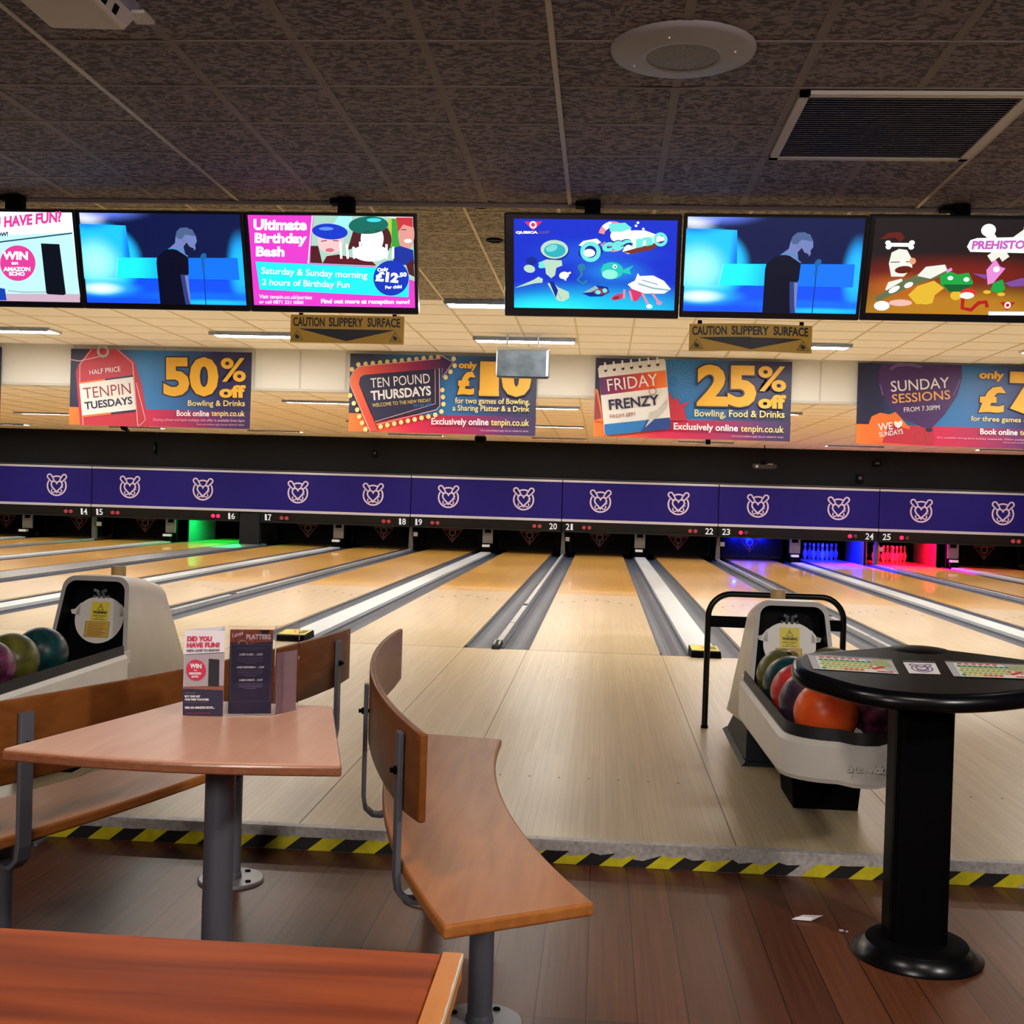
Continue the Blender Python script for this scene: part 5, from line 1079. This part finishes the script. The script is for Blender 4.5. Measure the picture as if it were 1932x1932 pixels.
mb = MB(); mb.lathe(.962, 3.54, [(.186, FZ), (.188, FZ + .008), (.150, FZ + .036), (.146, FZ + .04)], black_gloss, n=64); mb.lathe(.962, 3.54, [(.146, FZ + .039), (.143, FZ + .044), (.10, FZ + .044)], matte_black, n=64); mb.build('base', t)
mb = MB()
for dx in (-.035, .03): mb.ball((.98 + dx, 3.492, .648), .006, sil, 8, 6)
mb.build('bolts', t)

# ------------------------------------------------------------------ benches
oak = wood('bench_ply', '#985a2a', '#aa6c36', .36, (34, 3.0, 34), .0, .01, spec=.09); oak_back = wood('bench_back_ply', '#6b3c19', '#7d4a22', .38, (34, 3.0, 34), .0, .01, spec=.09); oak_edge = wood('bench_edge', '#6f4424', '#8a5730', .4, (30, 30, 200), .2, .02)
steel = M('steel_powder', '#5b5d66', .45, metal=.2, bump=.05)
def arc_pts(c, r, a0, a1, n): return [(c[0] + r * math.cos(math.radians(a0 + (a1 - a0) * i / n)), c[1] + r * math.sin(math.radians(a0 + (a1 - a0) * i / n))) for i in range(n + 1)]
def bench(name_loc, label, outer, inner, zs, backarc, sgn, bars, peds, mid_drop):
    """outer, inner: plan curves of the seat; backarc: (centre, radius, a0, a1); sgn: which way is outward"""
    t = thing('curved_bench', name_loc, label, 'bench', 'curved plywood benches')
    n = len(outer) - 1; mb = MB()
    poly = outer + inner[::-1]
    mb.hexa([(x, y, zs - .030) for x, y in poly], [(x, y, zs) for x, y in poly], oak)
    mb.build('seat', t, bevel=.007, seg=3)
    c, r, a0, a1 = backarc; nn = 40; mb = MB(); zt = .69; th = .018; o_, i_ = [], []
    for q in range(nn + 1):
        a = math.radians(a0 + (a1 - a0) * q / nn); s = abs(math.radians(a1 - a0)) * r * min(q, nn - q) / nn
        z0 = .490 - mid_drop * min(1, s / .15); ca, sa = math.cos(a), math.sin(a)
        o_.append(((c[0] + r * ca, c[1] + r * sa), z0)); i_.append(((c[0] + (r - th) * ca, c[1] + (r - th) * sa), z0))
    vs, fs = [], []
    for (po, z0), (pi_, _) in zip(o_, i_): vs += [(po[0], po[1], z0), (po[0], po[1], zt), (pi_[0], pi_[1], zt), (pi_[0], pi_[1], z0)]
    for q in range(nn):
        k = q * 4
        for e in range(4): fs.append((k + e, k + (e + 1) % 4, k + 4 + (e + 1) % 4, k + 4 + e))
    fs += [(0, 1, 2, 3), (nn * 4 + 3, nn * 4 + 2, nn * 4 + 1, nn * 4)]
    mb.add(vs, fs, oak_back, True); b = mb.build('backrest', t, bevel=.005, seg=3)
    for a, ztop, rs in bars:
        ca, sa = math.cos(math.radians(a)), math.sin(math.radians(a)); R_ = r + .010
        rad = Vector((ca, sa, 0)); tan = Vector((-sa, ca, 0)); p = Vector((c[0] + R_ * ca, c[1] + R_ * sa, 0))
        ro = p + rad * .022
        pts = [p + Vector((0, 0, ztop)), p + Vector((0, 0, .48)), ro + Vector((0, 0, .44)), ro + Vector((0, 0, .31)), ro - rad * .012 + Vector((0, 0, .275)), ro - rad * .035 + Vector((0, 0, .262)), ro - rad * .16 + Vector((0, 0, .262)), ro - rad * .19 + Vector((0, 0, .30)), ro - rad * .26 + Vector((0, 0, .316))]
        pts = [p + Vector((0, 0, ztop)), p + Vector((0, 0, .32)), p - rad * .006 + Vector((0, 0, .285)), p - rad * .028 + Vector((0, 0, .265)), p - rad * .05 + Vector((0, 0, .262)), p - rad * .22 + Vector((0, 0, .3165))]
        mb = MB(); mb.strap(pts, tan, .042, .013, steel); s = mb.build('support_bar', t, bevel=.003)
        for zb_ in ((.575,) if ztop > .6 else (.55,)):
            mb = MB(); q = p + Vector((0, 0, zb_)); mb.tube([q - rad * .012, q + rad * .022], .006, black, 10); mb.tube([q + rad * .006, q + rad * .013], .011, black, 6); mb.build('bolt', s)
    for x, y in peds:
        mb = MB(); mb.lathe(x, y, [(.031, FZ + .005), (.031, .322)], steel, n=28); mb.build('leg', t)
        mb = MB(); mb.lathe(x, y, [(.108, FZ), (.108, FZ + .008), (.104, FZ + .010)], M('steel_light', '#85868c', .4, metal=.3), n=40); mb.lathe(x, y, [(.036, FZ + .010), (.034, FZ + .022), (.031, FZ + .03)], steel, n=28)
        for k in range(4):
            a = PI / 4 + k * PI / 2 + .3; mb.lathe(x + .078 * math.cos(a), y + .078 * math.sin(a), [(.010, FZ + .0105), (.009, FZ + .0135)], matte_black, n=10)
        mb.build('base_plate', t)
        mb = MB(); mb.box(x - .11, x + .11, y - .03, y + .03, .312, .3195, steel); mb.build('seat_bracket', t)
    return t
N = 28
bench((-.26, 2.9, FZ), 'curved plywood bench nearest the camera, with its seat facing the score console', arc_pts((4.081, 4.299), 4.777, -156.3, -180.2, N), arc_pts((3.645, 4.197), 3.98, -155.9, -181.0, N), .35,
      ((4.081, 4.567), 4.875, -156.45, -181.2, ), 1, ((-167.3, .655, 0), (-158.3, .665, 0)), ((-.262, 2.90), (-.50, 3.80)), .014)
bench((-1.2, 3.86, FZ), 'curved plywood bench seen from behind its backrest, beyond the table with flyers', arc_pts((-7.186, 5.233), 6.236, -29.0, -11.5, N), arc_pts((-7.186, 5.233), 5.92, -29.0, -11.5, N), .35,
      ((-7.186, 5.233), 6.240, -29.5, -5.6), 1, ((-22.5, .655, 0), (-7.2, .660, 0)), ((-1.197, 3.86), (-1.50, 2.90)), .010)

# ------------------------------------------------------------------ tables
lam = wood('table_laminate', '#c08e76', '#cb9c84', .34, (26, 3, 26), .0, .0, spec=.12); lam_edge = wood('table_edge', '#7c4a30', '#945a3c', .35, (60, 60, 200), .3, .0)
t = thing('wedge_table', (-.86, 2.66, FZ), 'wedge-shaped wooden table carrying the flyer and the menu stand', 'table')
front = [(-1.256 + .733 * i / 12, 2.420 - .038 * math.sin(PI * i / 12)) for i in range(13)]
poly = front + [(-.523, 2.425), (-.693, 3.083), (-1.09, 3.085)]
mb = MB(); mb.hexa([(x, y, .634) for x, y in poly], [(x, y, .655) for x, y in poly], lam_edge); mb.build('edge_band', t, bevel=.004, seg=3)
ins = [(x + (.003 if x < -.9 else -.003), y + (.003 if y < 2.7 else -.003)) for x, y in poly]
mb = MB(); mb.hexa([(x, y, .650) for x, y in ins], [(x, y, .660) for x, y in ins], lam); mb.build('tabletop', t, bevel=.003, seg=2)
mb = MB(); mb.lathe(-.862, 2.68, [(.0345, FZ + .006), (.0345, .634)], steel, n=32); mb.build('leg', t)
mb = MB(); mb.lathe(-.862, 2.68, [(.14, FZ), (.14, FZ + .008), (.136, FZ + .010)], M('steel_light', '', .4), n=44); mb.build('base_plate', t)
mb = MB(); mb.box(-1.0, -.72, 2.64, 2.72, .622, .634, steel); mb.build('top_bracket', t)
t = thing('rectangular_table', (-.75, 1.0, FZ), 'reddish wooden table top close to the camera with a pale chipped end strip', 'table')
red_top = wood('red_laminate', '#6a2a10', '#a04c1c', .4, (1.6, 20, 20), .0, .0, c3='#bb6c28', spec=.09)
mb = MB(); mb.box(-1.55, -.172, .62, 1.397, .648, .68, red_top); mb.build('tabletop', t, bevel=.006, seg=3)
mb = MB(); n = 40; pts = [(-.148 - random.uniform(0, .0022), .62 + .777 * i / n) for i in range(n + 1)]
mb.prism([(-.172, 1.397)] + [(-.172, .62)] + pts, .648, .681, wood('end_strip', '#b8702c', '#c98238', .4, (30, 6, 30), .2, 0)); mb.build('end_strip', t)
mb = MB(); mb.prism([(-.150, .62), (-.1475, .62), (-.1475, 1.396), (-.150, 1.396)], .672, .6805, M('chipped_edge', '#cdbfae', .7)); mb.build('chipped_edge', t)
mb = MB(); mb.lathe(-.85, 1.0, [(.035, FZ + .006), (.035, .648)], steel, n=24); mb.build('leg', t)
mb = MB(); mb.lathe(-.85, 1.0, [(.2, FZ), (.2, FZ + .010), (.19, FZ + .014)], M('steel_light', '', .4), n=40); mb.build('base_plate', t)

# ------------------------------------------------------------------ flyer and menu stand on the table
paper = M('paper', '#e4dfe6', .5); p_red = M('flyer_red', '#c8264c', .5); p_nvy = M('flyer_navy', '#231d3e', .5); p_gry = M('flyer_grey', '#9a8f98', .5); p_blk = M('flyer_black', '#181a20', .5)
ztb = .6615
a0, a1, b1_ = Vector((-1.021, 2.862, ztb)), Vector((-.923, 2.874, ztb)), Vector((-.955, 2.975, ztb)); H = Vector((0, 0, .212))
t = thing('promotional_flyer', a0, 'folded Did You Have Fun flyer standing on the wedge table', 'flyer')
mb = MB(); n0 = Vector((.12, -1, 0)).normalized()
mb.hexa([a0, a1, a1 - n0 * .001, a0 - n0 * .001], [a0 + H, a1 + H, a1 + H - n0 * .001, a0 + H - n0 * .001], paper)
Q = [(118, 160), (448, 132), (432, 932), (105, 918)]
ar = Art(mb, Q, [a0 + H, a1 + H, a1, a0], n0, .0003)
ar.poly([(113, 385), (443, 335), (437, 690), (105, 690)], M('flyer_room', '#a79ca4', .5)); ar.stroke([(113, 380), (443, 335)], 5, p_blk)
ar.poly([(107, 665), (437, 645), (436, 700), (106, 700)], M('flyer_shelf', '#8a5240', .5)); ar.poly([(106, 682), (436, 690), (432, 932), (105, 918)], p_nvy)
ar.poly([(316, 402), (402, 404), (400, 655), (312, 655)], p_blk); ar.ell(212, 512, 80, 95, p_red)
ar.text('DID YOU', (138, 258), (345, 238), 46, p_red, .05, .15); ar.text('HAVE FUN?', (135, 315), (410, 288), 46, p_red, .05, .15); ar.text("WE'D LOVE TO KNOW!", (134, 354), (405, 326), 22, p_blk, .04, .1)
ar.text('WIN', (162, 495), (258, 495), 42, wht, .05); ar.text('an', (196, 518), (218, 518), 10, wht, .04); ar.text('AMAZON', (155, 555), (255, 552), 24, wht, .05); ar.text('ECHO', (178, 580), (235, 578), 18, wht, .05)
ar.text('Visit us online', (125, 722), (210, 722), 10, p_gry); ar.text('BUY ONE GET', (124, 758), (250, 758), 20, wht, .04); ar.text('ONE FREE VOUCHER', (124, 786), (322, 786), 20, wht, .04); ar.text('for joining and you could also', (124, 806), (315, 806), 8, p_gry); ar.text('WIN AN AMAZON ECHO...', (124, 860), (368, 860), 22, wht, .04); ar.text('tenpin.co.uk/haveyoursay', (134, 905), (335, 905), 12, p_red)
mb.build('front_page', t)
mb = MB(); n1 = (b1_ - a1).cross(Vector((0, 0, 1))).normalized(); mb.hexa([a1, b1_, b1_ - n1 * .001, a1 - n1 * .001], [a1 + H, b1_ + H, b1_ + H - n1 * .001, a1 + H - n1 * .001], paper); mb.build('side_page', t)
c0 = b1_ ; mb = MB(); mb.hexa([a0, c0, c0 + n0 * .001, a0 + n0 * .001], [a0 + H, c0 + H, c0 + H + n0 * .001, a0 + H + n0 * .001], paper); mb.build('back_page', t)
m, nt3, b3_ = base_mat('clear_acrylic'); b3_.inputs['Base Color'].default_value = (.95, .93, .96, 1); b3_.inputs['Transmission Weight'].default_value = 1.0; b3_.inputs['Roughness'].default_value = .03; b3_.inputs['IOR'].default_value = 1.15
acr = m
m0, m1 = Vector((-.919, 2.882, ztb)), Vector((-.806, 2.913, ztb)); m2 = Vector((-.770, 3.005, ztb)); m3 = Vector((-.895, 3.0, ztb)); HM = Vector((0, 0, .215)); HA = Vector((0, 0, .224))
t = thing('menu_stand', m0, 'clear acrylic stand holding the dark Platters menu on the wedge table', 'menu stand')
nm = (m1 - m0).cross(Vector((0, 0, 1))).normalized()
if nm.y > 0: nm = -nm
mb = MB(); ins_ = (m1 - m0).normalized() * .006
q0, q1 = m0 + ins_, m1 - ins_
up1 = Vector((0, 0, .004))
mb.hexa([q0 + up1, q1 + up1, q1 + up1 - nm * .001, q0 + up1 - nm * .001], [q0 + HM, q1 + HM, q1 + HM - nm * .001, q0 + HM - nm * .001], p_nvy)
ar = Art(mb, [(485, 155), (855, 155), (835, 925), (465, 920)], [q0 + HM, q1 + HM, q1 + up1, q0 + up1], nm, .0003)
food = M('menu_food', '#8a4030', .5, mottle=.5, bscale=90); ar.poly([(485, 155), (855, 155), (848, 262), (690, 275), (665, 292), (640, 275), (484, 275)], food)
ar.poly([(660, 200), (700, 205), (690, 265), (640, 260)], M('menu_tomato', '#b8503c', .5)); ar.poly([(740, 160), (820, 160), (815, 190), (760, 195)], p_blk)
ar.text('Lanes', (505, 228), (600, 200), 36, wht, .02, .3); ar.text('PLATTERS', (622, 243), (834, 243), 46, wht, .04)
ar.stroke([(492, 290), (846, 290), (826, 808), (482, 808)], 2.5, p_gry, True); ar.ring(592, 290, 36, 40, wht, PI, 2 * PI, 12)
ar.text('All our sharing platters are freshly prepared', (540, 326), (788, 326), 9, p_gry); ar.text('and ready to share!', (610, 342), (718, 342), 8, p_gry)
for i, (nm_, y) in enumerate((('LANES CLASSIC  -  £10.99', 390), ('LANES VEGETARIAN v  -  £12.99', 506), ('LANES ULTIMATE  -  £14.99', 622))):
    ar.text(nm_, (562 - (20 if i == 1 else 0), y), (762 + (14 if i == 1 else 0), y), 20, wht, .04, .1)
    for k in range(4): 
        wd = 110 - k * 4 - (50 if k == 3 else 0); ar.rect(658 - wd, y + 16 + k * 16, 658 + wd, y + 22 + k * 16, M('menu_small_print', '#5a5270', .5))
mb.build('menu_card', t)
for pa, pb in ((m0, m1), (m1, m2)):
    nn_ = (pb - pa).cross(Vector((0, 0, 1))).normalized() * .0025; off = nm * .004 if pa is m0 else Vector((0, 0, 0))
    mb = MB(); mb.hexa([pa + off, pb + off, pb + off + nn_, pa + off + nn_], [pa + off + HA, pb + off + HA, pb + off + HA + nn_, pa + off + HA + nn_], acr); mb.build('acrylic_wall', t)
mb = MB(); sd = (m2 - m1); mb.hexa([m1 + sd * .08, m2 - sd * .06, m2 - sd * .06 + Vector((-.001, 0, 0)), m1 + sd * .08 + Vector((-.001, 0, 0))], [p + Vector((0, 0, .155)) for p in (m1 + sd * .08, m2 - sd * .06, m2 - sd * .06 + Vector((-.001, 0, 0)), m1 + sd * .08 + Vector((-.001, 0, 0)))], M('menu_side', '#c9a9b4', .5)); mb.build('side_card', t)

# ------------------------------------------------------------------ litter
t0 = (.684, 3.787, FZ)
mb = MB(); P = [(-.045, -.012, .002), (.012, -.022, .004), (.055, .010, .012), (-.005, .020, .007)]
mb.hexa([(t0[0] + x, t0[1] + y, FZ + z) for x, y, z in P], [(t0[0] + x, t0[1] + y, FZ + z + .001) for x, y, z in P], paper)
P = [(-.045, -.012, .003), (.012, -.022, .005), (.02, -.012, .012), (-.03, -.006, .008)]
mb.hexa([(t0[0] + x, t0[1] + y, FZ + z) for x, y, z in P], [(t0[0] + x, t0[1] + y, FZ + z + .001) for x, y, z in P], paper)
tag(mb.build('paper_scrap'), 'folded scrap of white paper on the dark floor left of the console base', 'litter')
mb = MB(); mb.box(.772, .785, 3.70, 3.708, FZ, FZ + .003, paper); mb.box(.79, .797, 3.695, 3.70, FZ, FZ + .003, paper); tag(mb.build('paper_crumb'), 'tiny white paper crumbs on the floor beside the larger paper scrap', 'litter')
